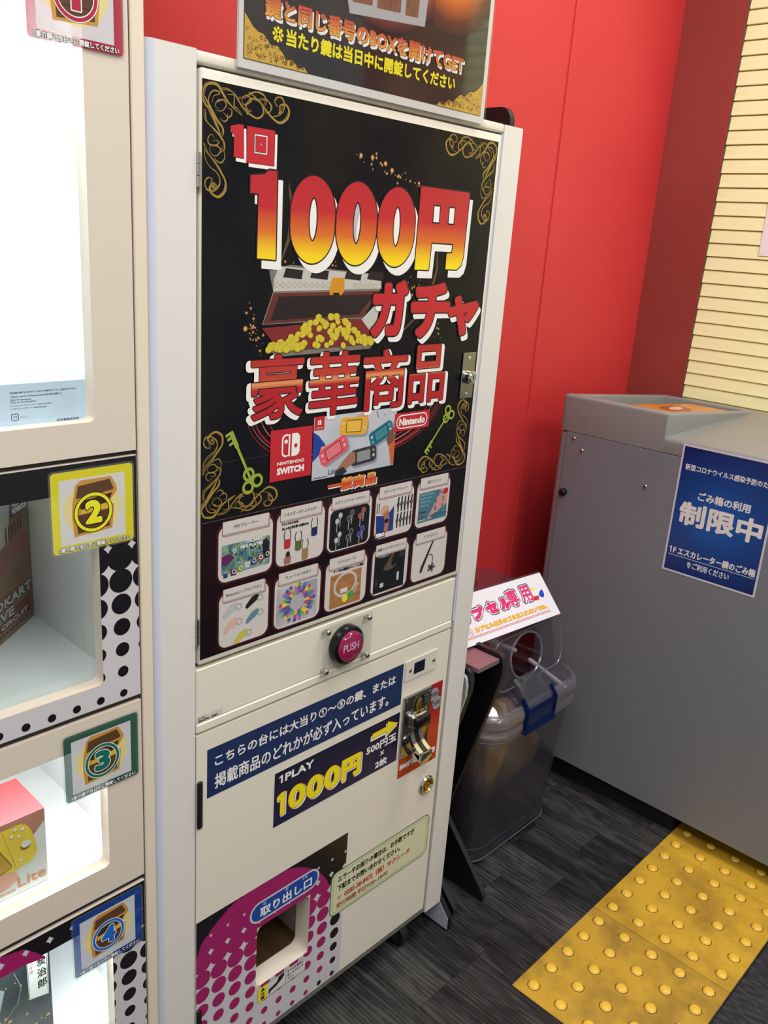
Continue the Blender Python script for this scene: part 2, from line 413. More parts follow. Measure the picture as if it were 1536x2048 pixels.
# dark flecked carpet in front of the yellow tiles
carpet = M('dark_fleck_carpet', (34, 34, 38), .95, var=(70, (66, 66, 70), (1.6, .55, 1)), bump=(380, .9, .003))
bx('floor_carpet', (-2.6, 1.6, -2.8, -.303, -.004, 0.0), carpet, floor, label='dark grey flecked carpet beyond the yellow tiles')

# tactile tiles
tact = thing('tactile_paving', 'strip of yellow tactile floor tiles with raised dots in front of grey bin', 'tactile paving', (0, 0, 0))
def yellow_mat(name, c, dirt):
    m = M(name, c, .45, bump=(60, .15, .001)); nt = m.node_tree; b = nt.nodes['Principled BSDF']
    tc = nt.nodes.new('ShaderNodeTexCoord'); n = nt.nodes.new('ShaderNodeTexNoise'); n.inputs['Scale'].default_value = 7; n.inputs['Detail'].default_value = 8; n.inputs['Roughness'].default_value = .62
    n2 = nt.nodes.new('ShaderNodeTexNoise'); n2.inputs['Scale'].default_value = 48; n2.inputs['Detail'].default_value = 3
    cr = nt.nodes.new('ShaderNodeValToRGB'); el = cr.color_ramp.elements; el[0].position = .36; el[0].color = lin(dirt); el[1].position = .60; el[1].color = lin(c)
    c2 = nt.nodes.new('ShaderNodeValToRGB'); e2 = c2.color_ramp.elements; e2[0].position = .72; e2[0].color = (0, 0, 0, 1); e2[1].position = .76; e2[1].color = (1, 1, 1, 1)
    mx = nt.nodes.new('ShaderNodeMix'); mx.data_type = 'RGBA'; mx.inputs[7].default_value = lin((60, 46, 24))
    ma = nt.nodes.new('ShaderNodeMath'); ma.operation = 'MULTIPLY'; ma.inputs[1].default_value = .8
    nt.links.new(tc.outputs['Object'], n.inputs[0]); nt.links.new(tc.outputs['Object'], n2.inputs[0]); nt.links.new(n.outputs[0], cr.inputs[0]); nt.links.new(n2.outputs[0], c2.inputs[0])
    nt.links.new(c2.outputs[0], ma.inputs[0]); nt.links.new(ma.outputs[0], mx.inputs[0]); nt.links.new(cr.outputs[0], mx.inputs[6]); nt.links.new(mx.outputs[2], b.inputs['Base Color'])
    return m
ty = yellow_mat('tactile_yellow', (208, 166, 48), (166, 126, 40)); ty2 = yellow_mat('tactile_yellow_worn', (198, 156, 48), (140, 108, 42))
ty3 = yellow_mat('tactile_yellow_clean', (214, 172, 50), (184, 144, 44))
domem = M('tactile_dome', (236, 190, 66), .35); ringm = M('dome_dirt_ring', (84, 60, 22), .8)
bm = bmesh.new()
prof = [(.0128, .0001, 1), (.0112, .0003, 0), (.0104, .0025, 0), (.0086, .0042, 0), (.0055, .0050, 0)]
rings = [[bm.verts.new((r * math.cos(2 * math.pi * k / 20), r * math.sin(2 * math.pi * k / 20), z)) for k in range(20)] for r, z, _ in prof]
for j in range(4):
    for k in range(20):
        f = bm.faces.new((rings[j][k], rings[j][(k + 1) % 20], rings[j + 1][(k + 1) % 20], rings[j + 1][k])); f.material_index = 1 if j == 0 else 0; f.smooth = True
f = bm.faces.new(rings[-1]); f.smooth = True
dome_me = bpy.data.meshes.new('dome'); bm.to_mesh(dome_me); bm.free(); dome_me.materials.append(domem); dome_me.materials.append(ringm)
for t in range(3):
    bm = bmesh.new(); box(bm, .3 * t + .0006, .3 * t + .2994, -.2996, 0, 0, .0035, bev=.0012)
    tl = put('tile', bm, [ty2, ty, ty3, ty][t], tact)
    for i in range(5):
        for j in range(5):
            o = bpy.data.objects.new('dome', dome_me); COL.objects.link(o); adopt(o, tl, Matrix.Translation((.3 * t + .03 + .06 * i, -.03 - .06 * j, .0035)))

# yellow roller shutter
sh = thing('roller_shutter', 'pale yellow horizontal slat roller shutter at the right edge', 'shutter', (SX, -.3, 0))
ym = M('shutter_yellow', (248, 252, 196), .42, var=(5, (242, 244, 184), (1, 1, 6)))
P_ = .03516; ztop = 1.9491 + P_ * 14
bm = bmesh.new()
pr = [(0.0, P_), (-.0035, P_ - .003), (-.0052, .012), (-.0066, .0022), (-.0058, .0012), (.003, .0012), (.003, P_)]
prism(bm, [(a, b) for a, b in pr], 0, 1.35, 'yz')
for v in bm.verts: v.co = Vector((v.co.y, -v.co.x, v.co.z))
slat_me = bpy.data.meshes.new('slat'); bmesh.ops.recalc_face_normals(bm, faces=bm.faces); bm.to_mesh(slat_me); bm.free(); slat_me.materials.append(ym)
n = int(ztop / P_)
for k in range(n):
    o = bpy.data.objects.new('slat', slat_me); COL.objects.link(o); adopt(o, sh, Matrix.Translation((SX, .4085 - (.0012 if k % 2 else 0), ztop - (k + 1) * P_)))
bx('guide_rail', (SX - .003, SX + .03, .4092, .4118, 0, ztop), M('rail_olive', (120, 112, 70), .5), sh)
bx('backing_sheet', (SX + .004, SX + .012, -.95, .409, 0, ztop), M('shutter_back', (60, 56, 30), .8), sh)
bx('header_cover', (SX - .004, SX + .12, -.95, .4118, ztop + .0005, CEIL), ym, sh)
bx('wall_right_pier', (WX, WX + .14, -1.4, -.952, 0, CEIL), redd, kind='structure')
o = bx('paper_notice', (SX - .0079, SX - .0072, -.02, .268, 1.362, 1.70), M('paper_white', (240, 238, 240), .7)); tag(o, 'white paper sheet stuck on yellow shutter at right edge', 'notice')

# ------------------------------------------------------------------ the 1000-yen prize vending machine
MY = .194
mach = thing('prize_vending_machine', 'tall cream prize vending machine with black 1000 yen poster door', 'vending machine', (-.315, MY + .13, 0))
def column(x0, x1, z0, z1, left=True):
    bm = bmesh.new(); r = .011; p = []
    if left:
        for k in range(6):
            a = math.radians(180 + 90 * k / 5); p.append((x0 + r + r * math.cos(a), MY + r + r * math.sin(a)))
        p += [(x1, MY), (x1, MY + .018), (x0 + .018, MY + .018), (x0 + .018, MY + .26), (x0, MY + .26)]
    else:
        p += [(x0, MY)]
        for k in range(6):
            a = math.radians(270 + 90 * k / 5); p.append((x1 - .004 + .004 * math.cos(a), MY + .004 + .004 * math.sin(a)))
        p += [(x1, MY + .018), (x0, MY + .018)]
    prism(bm, p, z0, z1, 'xy')
    if left:
        for f in bm.faces:
            c = f.calc_center_median()
            if c.x < x0 + r and c.y < MY + r: f.material_index = 1
    return bm
lav = M('lavender_edge', (206, 210, 226), .32)
put('column', column(-.6435, -.582, .062, 1.5118), [whitecol, lav], mach, smooth=True)
put('column', column(-.037, .0122, .062, 1.5105, False), whitecol, mach, smooth=True)
bm = bmesh.new(); box(bm, -.5815, -.0372, MY + .0005, MY + .24, 1.4985, 1.5112, bev=.003, seg=3); put('top_panel', bm, cream, mach, smooth=True)
bx('back_panel', (-.625, .012, MY + .242, MY + .258, .08, 1.4975), cream2, mach)
bx('inner_shelf', (-.62, .01, MY + .03, MY + .24, .700, .712), M('inner_dark', (60, 52, 44), .7), mach)
bx('door_stop', (-.5815, -.0372, MY + .020, MY + .030, .79, 1.4975), gapm, mach)
bx('edge_strip', (-.0405, -.0375, MY + .002, MY + .018, .70, 1.4975), lav, mach, label='pale lavender strip beside the doors')
# black side board with rounded head and forward foot
blkedge = M('black_edge_band', (30, 29, 31), .35)
pts = [(.1705, 0), (.1705, .031), (.199, .062), (.2225, .10), (.2225, 1.524)]
for k in range(7):
    a = math.radians(180 - 90 * k / 6); pts.append((.2425 + .02 * math.cos(a), 1.524 + .020 * math.sin(a)))
pts += [(.452, 1.544), (.452, 0)]
bm = bmesh.new(); prism(bm, pts, .0127, .0245, 'yz', bev=.0008); put('side_board', bm, blackp, mach, label='black side board with rounded top and foot')
bm = bmesh.new(); prism(bm, [(.1715, .004), (.1715, .030), (.1995, .0612), (.30, .0612), (.30, .004)], .0115, .0124, 'yz')
put('foot_cover', bm, M('foot_grey_white', (176, 176, 190), .4), mach, label='pale grey foot cover')

# upper door
ud = bx('upper_door', (-.5765, -.0415, MY, MY + .018, .7905, 1.4958), cream, mach, bev=.0035, seg=3, label='upper door carrying the black poster')
prim = grad
bgd = M('poster_black', (12, 13, 20), .28, spec=.22, var=(9, (27, 24, 20), (1, 1, 1))); bgl = M('poster_black_maroon', (19, 10, 14), .3, spec=.22, var=(12, (36, 14, 20)), coat=.3)
A = Art()
A.rect(-575, 799, -49, 1485, bgd, 1)
A.rect(-575, 799, -51, 986, bgl, 2)
hl = M('print_hairline', (110, 104, 104), .4)
A.line([(-575, 1060), (-49, 1060.5)], .35, M('poster_seam', (70, 64, 62), .3), 3); A.line([(-573, 986), (-51, 986)], .5, hl, 3); A.line([(-196, 1060), (-196, 1485)], .25, M('poster_seam2', (34, 34, 38), .3), 3)
# corner scrolls
CV = [[(-5703, 14589), (-5743, 14674), (-5714, 14777), (-5634, 14816), (-5553, 14810), (-5502, 14757), (-5428, 14675), (-5332, 14611), (-5236, 14569)], [(-5502, 14788), (-5419, 14793), (-5335, 14759), (-5270, 14691), (-5205, 14629), (-5095, 14573), (-4995, 14558), (-4930, 14620), (-4943, 14699), (-5012, 14753), (-5099, 14748), (-5163, 14683), (-5140, 14623), (-5085, 14614)], [(-5134, 14818), (-5023, 14759), (-4909, 14672), (-4793, 14590), (-4676, 14552), (-4573, 14612), (-4547, 14698), (-4603, 14757), (-4683, 14737), (-4693, 14686), (-4646, 14676)], [(-4718, 14732), (-4770, 14757), (-4744, 14810), (-4675, 14820), (-4621, 14771), (-4635, 14686), (-4702, 14627), (-4793, 14602)], [(-5292, 14727), (-5186, 14759), (-5101, 14803), (-5014, 14825), (-4913, 14800), (-4883, 14740), (-4932, 14676)], [(-4990, 14764), (-4890, 14771), (-4820, 14717), (-4829, 14650), (-4896, 14625)], [(-5733, 14676), (-5703, 14604), (-5632, 14553), (-5560, 14470), (-5486, 14401), (-5470, 14340), (-5495, 14305)], [(-5712, 14557), (-5702, 14450), (-5620, 14384), (-5527, 14317), (-5463, 14245), (-5462, 14181), (-5504, 14145)], [(-5720, 14215), (-5679, 14125), (-5596, 14047), (-5501, 13944), (-5436, 13844), (-5445, 13744), (-5529, 13680), (-5624, 13713), (-5651, 13768), (-5604, 13820), (-5562, 13800), (-5572, 13758)], [(-5636, 13826), (-5626, 13867), (-5677, 13870), (-5713, 13819), (-5687, 13748), (-5604, 13735), (-5531, 13786), (-5511, 13853), (-5553, 13930), (-5647, 13985), (-5709, 14058), (-5715, 14153)], [(-5581, 14564), (-5499, 14564), (-5438, 14627), (-5469, 14677), (-5551, 14657), (-5582, 14606), (-5530, 14575)], [(-5416, 14607), (-5364, 14591), (-5373, 14534), (-5425, 14515), (-5478, 14559)], [(-5519, 14491), (-5466, 14463), (-5415, 14497), (-5426, 14551)], [(-5588, 14278), (-5630, 14316), (-5675, 14267), (-5659, 14214), (-5588, 14207), (-5531, 14237), (-5568, 14264), (-5609, 14244)], [(-5654, 14159), (-5639, 14193), (-5588, 14207), (-5520, 14191), (-5509, 14152), (-5566, 14102), (-5628, 14115), (-5654, 14159)], [(-5462, 14181), (-5451, 14102), (-5492, 14042), (-5555, 14051), (-5597, 14086)], [(-5622, 14631), (-5603, 14695), (-5532, 14729), (-5542, 14751), (-5613, 14747), (-5663, 14686), (-5663, 14610), (-5601, 14542)], [(-5223, 14729), (-5186, 14767), (-5132, 14759), (-5099, 14724), (-5184, 14672), (-5222, 14690), (-5223, 14729)], [(-5429, 14737), (-5335, 14744), (-5333, 14642), (-5290, 14617), (-5225, 14579)], [(-5703, 14589), (-5640, 14520), (-5580, 14440), (-5530, 14360), (-5500, 14270)], [(-5740, 14700), (-5690, 14640), (-5640, 14570), (-5600, 14480), (-5575, 14400)]]
TX = [lambda x, z: (x, z), lambda x, z: (-52 - (x + 574) * .98, z), lambda x, z: (x, 991 + (1482.5 - z) * .95), lambda x, z: (-56 - (x + 574) * .97, 991 + (1482.5 - z) * .95)]
for q, T in enumerate(TX):
    for i, c in enumerate(CV):
        c2 = [T(a / 10, b / 10) for a, b in c]; wmax = 2.3 if i in (0, 2, 6, 8, 19, 20) else 1.15
        if i < 10: A.line([(x + 1.8 * math.sin(k * .09), z - 1.4 * math.cos(k * .07)) for k, (x, z) in enumerate(catmull(c2, 10))], .55, gold_ink, 4)
        if i in (0, 1, 7, 8): A.line([(x - 1.6 * math.sin(k * .06 + 1), z + 1.6 * math.sin(k * .05)) for k, (x, z) in enumerate(catmull(c2, 10))], .45, gold_ink, 4)
        A.line(catmull(c2, 10), lambda t, wmax=wmax: .35 + wmax * math.sin(math.pi * t) ** 1.5, gold_ink, 4 + i % 2)
    for (cx, cz) in ((-554, 1466), (-564, 1456), (-515, 1459), (-469, 1466), (-560, 1378)):
        A.poly(ell(*T(cx, cz), 1.5, n=10), gold_ink, 6)
# gold sparks
spark = M('spark_gold', (214, 160, 84), .4); sparkd = M('spark_glow', (96, 66, 36), .4)
rnd = random.Random(3)
def sparks(n, x0, z0, x1, z1, sp):
    for _ in range(n):
        t = rnd.random(); x = x0 + (x1 - x0) * t + rnd.gauss(0, sp); z = z0 + (z1 - z0) * t + rnd.gauss(0, sp); r = rnd.choice((.5, .6, .8, 1.2))
        A.poly(ell(x, z, r * 1.9, n=10), sparkd, 3); A.poly(ell(x, z, r, n=8), spark, 4)
sparks(34, -340, 1434, -215, 1408, 4); sparks(22, -455, 1300, -330, 1292, 5); sparks(26, -508, 1262, -490, 1195, 6); sparks(22, -225, 1295, -145, 1200, 6); sparks(8, -500, 1228, -505, 1205, 4)
for x, z, r in ((-334, 1435, 2.4), (-313, 1435, 2.4), (-288, 1430, 2.4), (-275, 1423, 2.6), (-220, 1412, 1.8), (-512, 1222, 2.6)):
    A.poly(ell(x, z, r * 1.5, n=12), sparkd, 3); A.poly(ell(x, z, r, n=10), spark, 5)
# golden light streaks
stk = M('streak_bronze', (92, 72, 40), .3)
A.line([(-452, 1392), (-446, 1370), (-448, 1330), (-462, 1296)], lambda t: .5 + 6 * math.sin(math.pi * t), stk, 3)
A.line([(-170, 1335), (-166, 1300), (-175, 1270), (-200, 1235), (-258, 1192)], lambda t: .5 + 5 * math.sin(math.pi * t), stk, 3)
# "1 kai"
sh6 = (3.5, -4, .4, white_ink)
A.shape([(-538, 1437), (-538, 1443), (-528, 1446), (-520, 1446.5), (-519, 1411.5), (-533, 1412), (-533, 1436)], red_ink, 8, (.5, black_ink), sh6)
A.shape([(-515, 1408), (-475, 1408), (-475, 1446), (-515, 1446)], red_ink, 8, (.5, black_ink), sh6)
A.rect(-505, 1418.5, -485.5, 1439.5, black_ink, 9); A.rect(-504.4, 1419, -486, 1439, white_ink, 10); A.rect(-503.2, 1420.3, -487.2, 1437.7, black_ink, 11); A.rect(-502.8, 1420.7, -487.6, 1437.3, red_ink, 12)
A.poly(ell(-495, 1429, .9, 2, n=10), black_ink, 13); A.poly(ell(-495, 1429, .5, 1.4, n=10), white_ink, 14)
# 1000 yen, gradient red to yellow
g1000 = grad('yen_gradient', [(1.297, (246, 226, 20)), (1.312, (240, 200, 24)), (1.335, (214, 110, 36)), (1.362, (190, 40, 44)), (1.41, (180, 34, 46))])
bo = (1.9, black_ink); shb = (8, -10.5, 1.2, white_ink)
A.shape([(-509, 1376), (-509, 1395), (-489, 1398), (-482, 1403), (-470, 1403), (-469, 1303), (-497, 1304), (-497, 1376)], g1000, 10, bo, shb)
for cx in (-411, -335, -259):
    o_ = ell(cx, 1352, 36.5, 51.5, n=40); i_ = ell(cx, 1353, 7.5, 26, n=40)
    # superellipse look
    o_ = [(cx + (x - cx) * (1 + .06 * abs(math.sin(4 * math.pi * k / 40))), z) for k, (x, z) in enumerate(o_)]
    V = o_ + i_; F = [(k, (k + 1) % 40, 40 + (k + 1) % 40, 40 + k) for k in range(40)]
    E = [(k, (k + 1) % 40) for k in range(40)] + [(40 + k, 40 + (k + 1) % 40) for k in range(40)]
    S2 = [(x + 8, z - 10.5) for x, z in V]
    A.raw(S2, F, white_ink, 8); A.outline(S2, E, 1.2, white_ink, 8, False); A.outline(V, E, 1.9, black_ink, 9); A.raw(V, F, g1000, 10)
    A.poly(ell(cx, 1353, 6.5, 25, n=28), white_ink, 8.1)
yen = [(-215, 1409), (-107, 1409), (-109, 1318), (-113, 1306), (-122, 1300), (-148, 1300), (-148, 1322), (-136, 1323), (-135, 1336), (-184, 1336), (-186, 1298), (-216, 1298)]
A.shape(yen, g1000, 10, bo, shb)
for r in ((-186, 1362, -170, 1387), (-152, 1362, -137, 1387)):
    A.rect(r[0], r[1], r[2], r[3], black_ink, 11); A.rect(r[0] + 2, r[1] + 2, r[2] - 2, r[3] - 2, white_ink, 12)
# gacha in katakana
bo2 = (2.0, black_ink); sh2 = (6, -8, .6, white_ink)
A.text('ガ', -298, 1205, -226, 1283, red_ink, 19, 4.3, bo2, sh2); A.text('チ', -218, 1201, -131, 1281, red_ink, 19, 4.5, bo2, sh2); A.text('ャ', -134, 1202, -60, 1262, red_ink, 19, 4.2, bo2, sh2)
# open treasure chest
cw, cg, cdk, cbr = M('chest_white', (190, 186, 178), .4), M('chest_grey', (120, 114, 106), .4), M('chest_dark', (30, 18, 18), .4), M('chest_brown', (96, 40, 34), .4)
A.poly([(-478, 1290), (-445, 1298), (-290, 1290), (-281, 1285), (-282, 1271), (-315, 1231), (-487, 1226), (-471, 1266)], cg, 5)
A.poly([(-470, 1281), (-463, 1296), (-283, 1289), (-281, 1271), (-471, 1266)], cw, 6)
for x in (-456, -412, -352, -310): A.poly([(x, 1283), (x + 4, 1294), (x + 32, 1292), (x + 30, 1281)], cdk, 7)
for k in range(19):
    if 10 < k < 14: continue
    A.line([(-466 + 9.6 * k + a, 1274 + b) for a, b in ((-4, 0), (0, 3.6), (4, 0), (0, -3.6))], .7, gold_ink, 7, True)
A.poly([(-470, 1264), (-284, 1268), (-314, 1233), (-485, 1227)], cbr, 6); A.poly([(-462, 1260), (-294, 1263), (-322, 1237), (-474, 1231)], cdk, 7)
A.poly([(-374, 1284), (-352, 1284), (-351, 1268), (-356, 1262), (-377, 1262), (-378, 1268)], M('chest_clasp', (206, 140, 30), .3), 8); A.rect(-371, 1262, -360, 1265, black_ink, 9)
A.poly([(-487, 1222), (-312, 1231), (-288, 1208), (-292, 1196), (-462, 1193), (-470, 1205)], M('chest_front', (120, 34, 34), .4), 7)
A.poly([(-316, 1230), (-290, 1250), (-283, 1243), (-290, 1207)], cw, 7); A.poly([(-476, 1204), (-462, 1192), (-292, 1196), (-296, 1190), (-466, 1186)], cg, 8)
coin, coind = M('coin_yellow', (206, 186, 46), .4), M('coin_shadow', (128, 112, 30), .4)
rnd = random.Random(11); cs = []
for k in range(120):
    x = rnd.uniform(-476, -292); t = (x + 476) / 184; top = 1198 + 40 * math.exp(-((t - .5) / .26) ** 2) + 8 * math.exp(-((t - .75) / .2) ** 2); z = rnd.uniform(1195, top + 2); cs.append((z, x))
for k, (z, x) in enumerate(sorted(cs, reverse=True)):
    r = rnd.uniform(4.2, 5.6); rt = rnd.uniform(-30, 30); o1 = ell(x, z - .5, r + .7, r * .8 + .6, 14, rt); o2 = ell(x, z, r, r * .8, 14, rt)
    A.raw(o1, [tuple(range(14))], coind, 9 + k * .06); A.raw(o2, [tuple(range(14))], coin, 9.03 + k * .06)
# red glow rings behind the prizes
rg, rgl = M('ring_red', (150, 20, 30), .3), M('ring_pink', (226, 120, 122), .3)
for a, b, wd, m_, L_ in ((180, 82, 3.5, rg, 3), (170, 76, 1.6, rgl, 4), (192, 88, 1.5, rg, 3), (160, 70, 2.5, rg, 3), (186, 84, .8, rgl, 4)):
    A.line([(-316 + a * math.cos(t), 1118 + b * math.sin(t)) for t in [math.radians(185 + k * 4.6) for k in range(38)]], lambda t, wd=wd: wd * (.4 + .8 * math.sin(math.pi * t)), m_, L_)
# big four characters
gk = grad('prize_gradient', [(1.10, (176, 26, 34)), (1.146, (178, 28, 34)), (1.153, (226, 150, 90)), (1.158, (190, 60, 44)), (1.192, (176, 32, 36))])
wg = M('halo_grey', (120, 112, 108), .4)
for ch, x0, z0, x1, z1 in (('豪', -503, 1107, -417, 1190), ('華', -407, 1103, -315, 1189), ('商', -308, 1102, -217, 1188), ('品', -211, 1104, -129, 1191)):
    A.text(ch, x0, z0, x1, z1, gk, 24, 1.5, (1.3, black_ink), (-5 if ch == '豪' else (-3 if ch == '華' else (3 if ch == '商' else 5)), -3, 3.2, white_ink))
# brand squares and the picture of hand-held consoles
A.rect(-469, 1023, -397, 1092, red_ink, 17)
A.poly(rr(-450, 1054, -436, 1085, 7), white_ink, 18); A.poly(rr(-447.6, 1056.4, -436, 1082.6, 5.6), red_ink, 19); A.rect(-438.6, 1054.5, -436, 1084.5, white_ink, 20); A.poly(ell(-443, 1075, 3, n=12), white_ink, 20)
A.poly(rr(-433, 1054, -419, 1085, 7), white_ink, 18); A.rect(-433, 1054, -428, 1085, white_ink, 18); A.poly(ell(-426, 1068, 3, n=12), red_ink, 19)
A.text('NINTENDO', -457, 1044, -410, 1048.5, white_ink, 18, .25); A.text('SWITCH', -457, 1031, -410, 1040.5, white_ink, 18, .75)
pic = M('picture_pale', (178, 182, 190), .4, var=(14, (200, 200, 204)))
A.rect(-395, 1014, -231.5, 1102, pic, 15.2)
A.rect(-394, 1084, -376, 1103, red_ink, 17); A.poly(rr(-388, 1091, -385.6, 1098, 1), white_ink, 18); A.poly(rr(-384.6, 1091, -382, 1098, 1), white_ink, 18); A.text('SWITCH', -391, 1086, -379, 1088, white_ink, 18)
shk = M('pic_shadow', (140, 144, 156), .4); skin = M('skin_print', (206, 150, 128), .45); skin2 = M('skin_print_dark', (120, 76, 60), .45); skin3 = M('skin_print_mid', (160, 106, 84), .45)
A.poly([(-395, 1082), (-385, 1076), (-372, 1062), (-380, 1052), (-395, 1040)], M('sleeve_blue', (28, 60, 150), .4), 16)
A.poly([(-380, 1060), (-362, 1062), (-345, 1058), (-345, 1044), (-368, 1042), (-382, 1052)], skin, 16.2)
A.poly([(-318, 1094), (-306, 1100), (-288, 1100), (-282, 1090), (-300, 1086), (-314, 1084)], skin, 16.2)
A.poly([(-290, 1102), (-250, 1102), (-262, 1090), (-280, 1082), (-292, 1090)], M('sleeve_grey', (190, 190, 196), .4), 16.3)
for k in range(5): A.line([(-288 + 7 * k, 1101), (-284 + 7 * k, 1088 + k)], 1.2, black_ink, 16.5)
A.poly([(-246, 1066), (-236, 1072), (-232, 1060), (-232, 1040), (-244, 1044), (-250, 1054)], skin2, 17.6); A.poly([(-244, 1046), (-232, 1052), (-232, 1016), (-237, 1014)], M('sleeve_orange', (206, 96, 40), .4), 17.7)
A.poly([(-322, 1046), (-314, 1044), (-312, 1030), (-326, 1024), (-338, 1014), (-350, 1022), (-338, 1034)], skin3, 17.6); A.poly([(-336, 1026), (-328, 1018), (-336, 1014), (-352, 1014), (-350, 1022)], M('sleeve_plaid', (30, 44, 54), .4), 17.8)
def console(cx, cz, wd, rot, body, scr):
    h = wd * .46; R_ = lambda p: rotp(p, cx, cz, rot)
    A.poly(R_(rr(cx - wd / 2 + 3, cz - h / 2 - 4, cx + wd / 2 + 3, cz + h / 2 - 4, h * .28)), shk, 16.0)
    A.poly(R_(rr(cx - wd / 2, cz - h / 2, cx + wd / 2, cz + h / 2, h * .28)), body, 17)
    A.poly(R_(rr(cx - wd * .28, cz - h * .36, cx + wd * .28, cz + h * .36, 1)), black_ink, 17.4)
    A.poly(R_(rr(cx - wd * .26, cz - h * .32, cx + wd * .26, cz + h * .32, .6)), scr, 17.5)
    for dx, dz in ((-.39, .16), (.39, -.12)): A.poly(R_(ell(cx + dx * wd, cz + dz * h, wd * .045, n=10)), M('stick_grey', (196, 192, 186), .4), 17.5)
    A.poly(R_([(cx - wd * .42, cz - h * .22), (cx - wd * .36, cz - h * .22), (cx - wd * .36, cz - h * .14), (cx - wd * .42, cz - h * .14)]), M('stick_grey'), 17.5)
    for dx, dz in ((.36, .2), (.42, .2), (.39, .27), (.39, .13)): A.poly(R_(ell(cx + dx * wd, cz + dz * h, wd * .015, n=8)), M('stick_grey'), 17.5)
console(-319, 1083, 54, -4, M('console_yellow', (226, 166, 30), .35), M('screen_yellow', (226, 180, 70), .3))
console(-262, 1066, 50, 22, M('console_teal', (24, 110, 128), .35), M('screen_teal', (60, 130, 140), .3))
console(-356, 1052, 54, 24, M('console_coral', (226, 78, 92), .35), M('screen_coral', (222, 116, 124), .3))
console(-296, 1037, 52, 4, M('console_grey', (52, 52, 56), .35), M('screen_grey', (140, 140, 140), .3))
A.text('Lite', -364, 1018, -348, 1025.5, M('lite_grey', (70, 74, 84), .4), 18, .15); A.text('Nintendo Switch', -392, 1015.5, -366, 1018, M('lite_grey'), 18, .12, joins=False)
A.rect(-235, 1065, -157, 1092, red_ink, 18)
A.poly(rr(-231, 1068, -161, 1089, 10.4), white_ink, 19); A.poly(rr(-229.2, 1069.8, -162.8, 1087.2, 8.6), red_ink, 20); A.text('Nintendo', -225, 1072.5, -167, 1084, white_ink, 21, .7)
# keys
kg = M('key_green', (148, 162, 54), .4)
def key(x0, z0, x1, z1, s):
    """bow centre x0,z0; bit end x1,z1"""
    d = math.hypot(x1 - x0, z1 - z0); ux, uz = (x1 - x0) / d, (z1 - z0) / d; nx, nz = -uz, ux
    A.line([(x0, z0), (x1, z1)], 3.4 * s, kg, 17); A.line([(x0 + ux * d * .68, z0 + uz * d * .68), (x1, z1)], 5.4 * s, kg, 17)
    for a, b in ((-6, 0), (7, 7), (7, -7)): A.line(ell(x0 - ux * a * s + nx * b * s, z0 - uz * a * s + nz * b * s, 6.4 * s, n=20), 3.6 * s, kg, 18, True)
    for t in (.80, .90, .98):
        px, pz = x0 + ux * d * t, z0 + uz * d * t
        A.line([(px, pz), (px + nx * 8 * s, pz + nz * 8 * s)], 3.2 * s, kg, 17)
key(-500, 1033, -532, 1098, 1.15); key(-112, 1078, -160, 1024, .95)
# "general prizes"
go = grad('small_orange', [(.990, (226, 120, 30)), (1.0, (200, 60, 40)), (1.011, (236, 196, 80))])
A.text('一般商品', -364, 991, -266, 1010, go, 14, 1.1, (.5, M('maroon_ink', (90, 14, 14), .4)), (1.5, -1.5, .8, white_ink))
# ten prize cards
crd, mar = M('card_white', (206, 198, 192), .4), M('card_maroon', (62, 12, 26), .4); txt = M('label_ink', (70, 60, 60), .4); edge = M('label_edge', (128, 34, 44), .4)
X1 = [(-548, -460), (-453, -366), (-359, -271), (-262, -177), (-169, -88)]; X2 = [(-546, -464), (-453, -368), (-358, -273), (-261, -179), (-168, -83)]
names = ['MP3プレーヤー', 'ショルダーボトルホルダー', 'メタリックカラーイヤホン', 'スポーツタイプウォッチ', '体温ブレスレット', 'Bluetoothシングルイヤホン', 'キュートなつめ切り', 'アニマルケーブル', '車載ホルダー付スマホリング', 'スマホスタンド']
fr = [.45, .72, .72, .62, .42, .72, .55, .45, .74, .42]
for k in range(10):
    (x0, x1) = (X1 + X2)[k]; z0, zt = (899, 982) if k < 5 else (805, 889)
    A.poly(rr(x0 - 3, z0 - 3, x1 + 3, zt - 1, 15, 6), mar, 4); A.poly(rr(x0, z0, x1, zt - 6, 12.5, 6), crd, 5)
    for d_ in (2.4, 1.2, 0):
        a, b, c, d = x0 + 6 + d_, zt - 17 - d_, x1 - 8 + d_ * .8, zt - d_
        A.rect(a - .5, b - .5, c + .5, d + .5, edge, 12 - d_); A.rect(a, b, c, d, crd, 12.4 - d_)
    mid = (x0 + x1) / 2 - 1; hw = (x1 - x0) / 2 * fr[k]
    A.text(names[k], mid - hw, zt - 11.5, mid + hw, zt - 6, txt, 13, .12, joins=False)
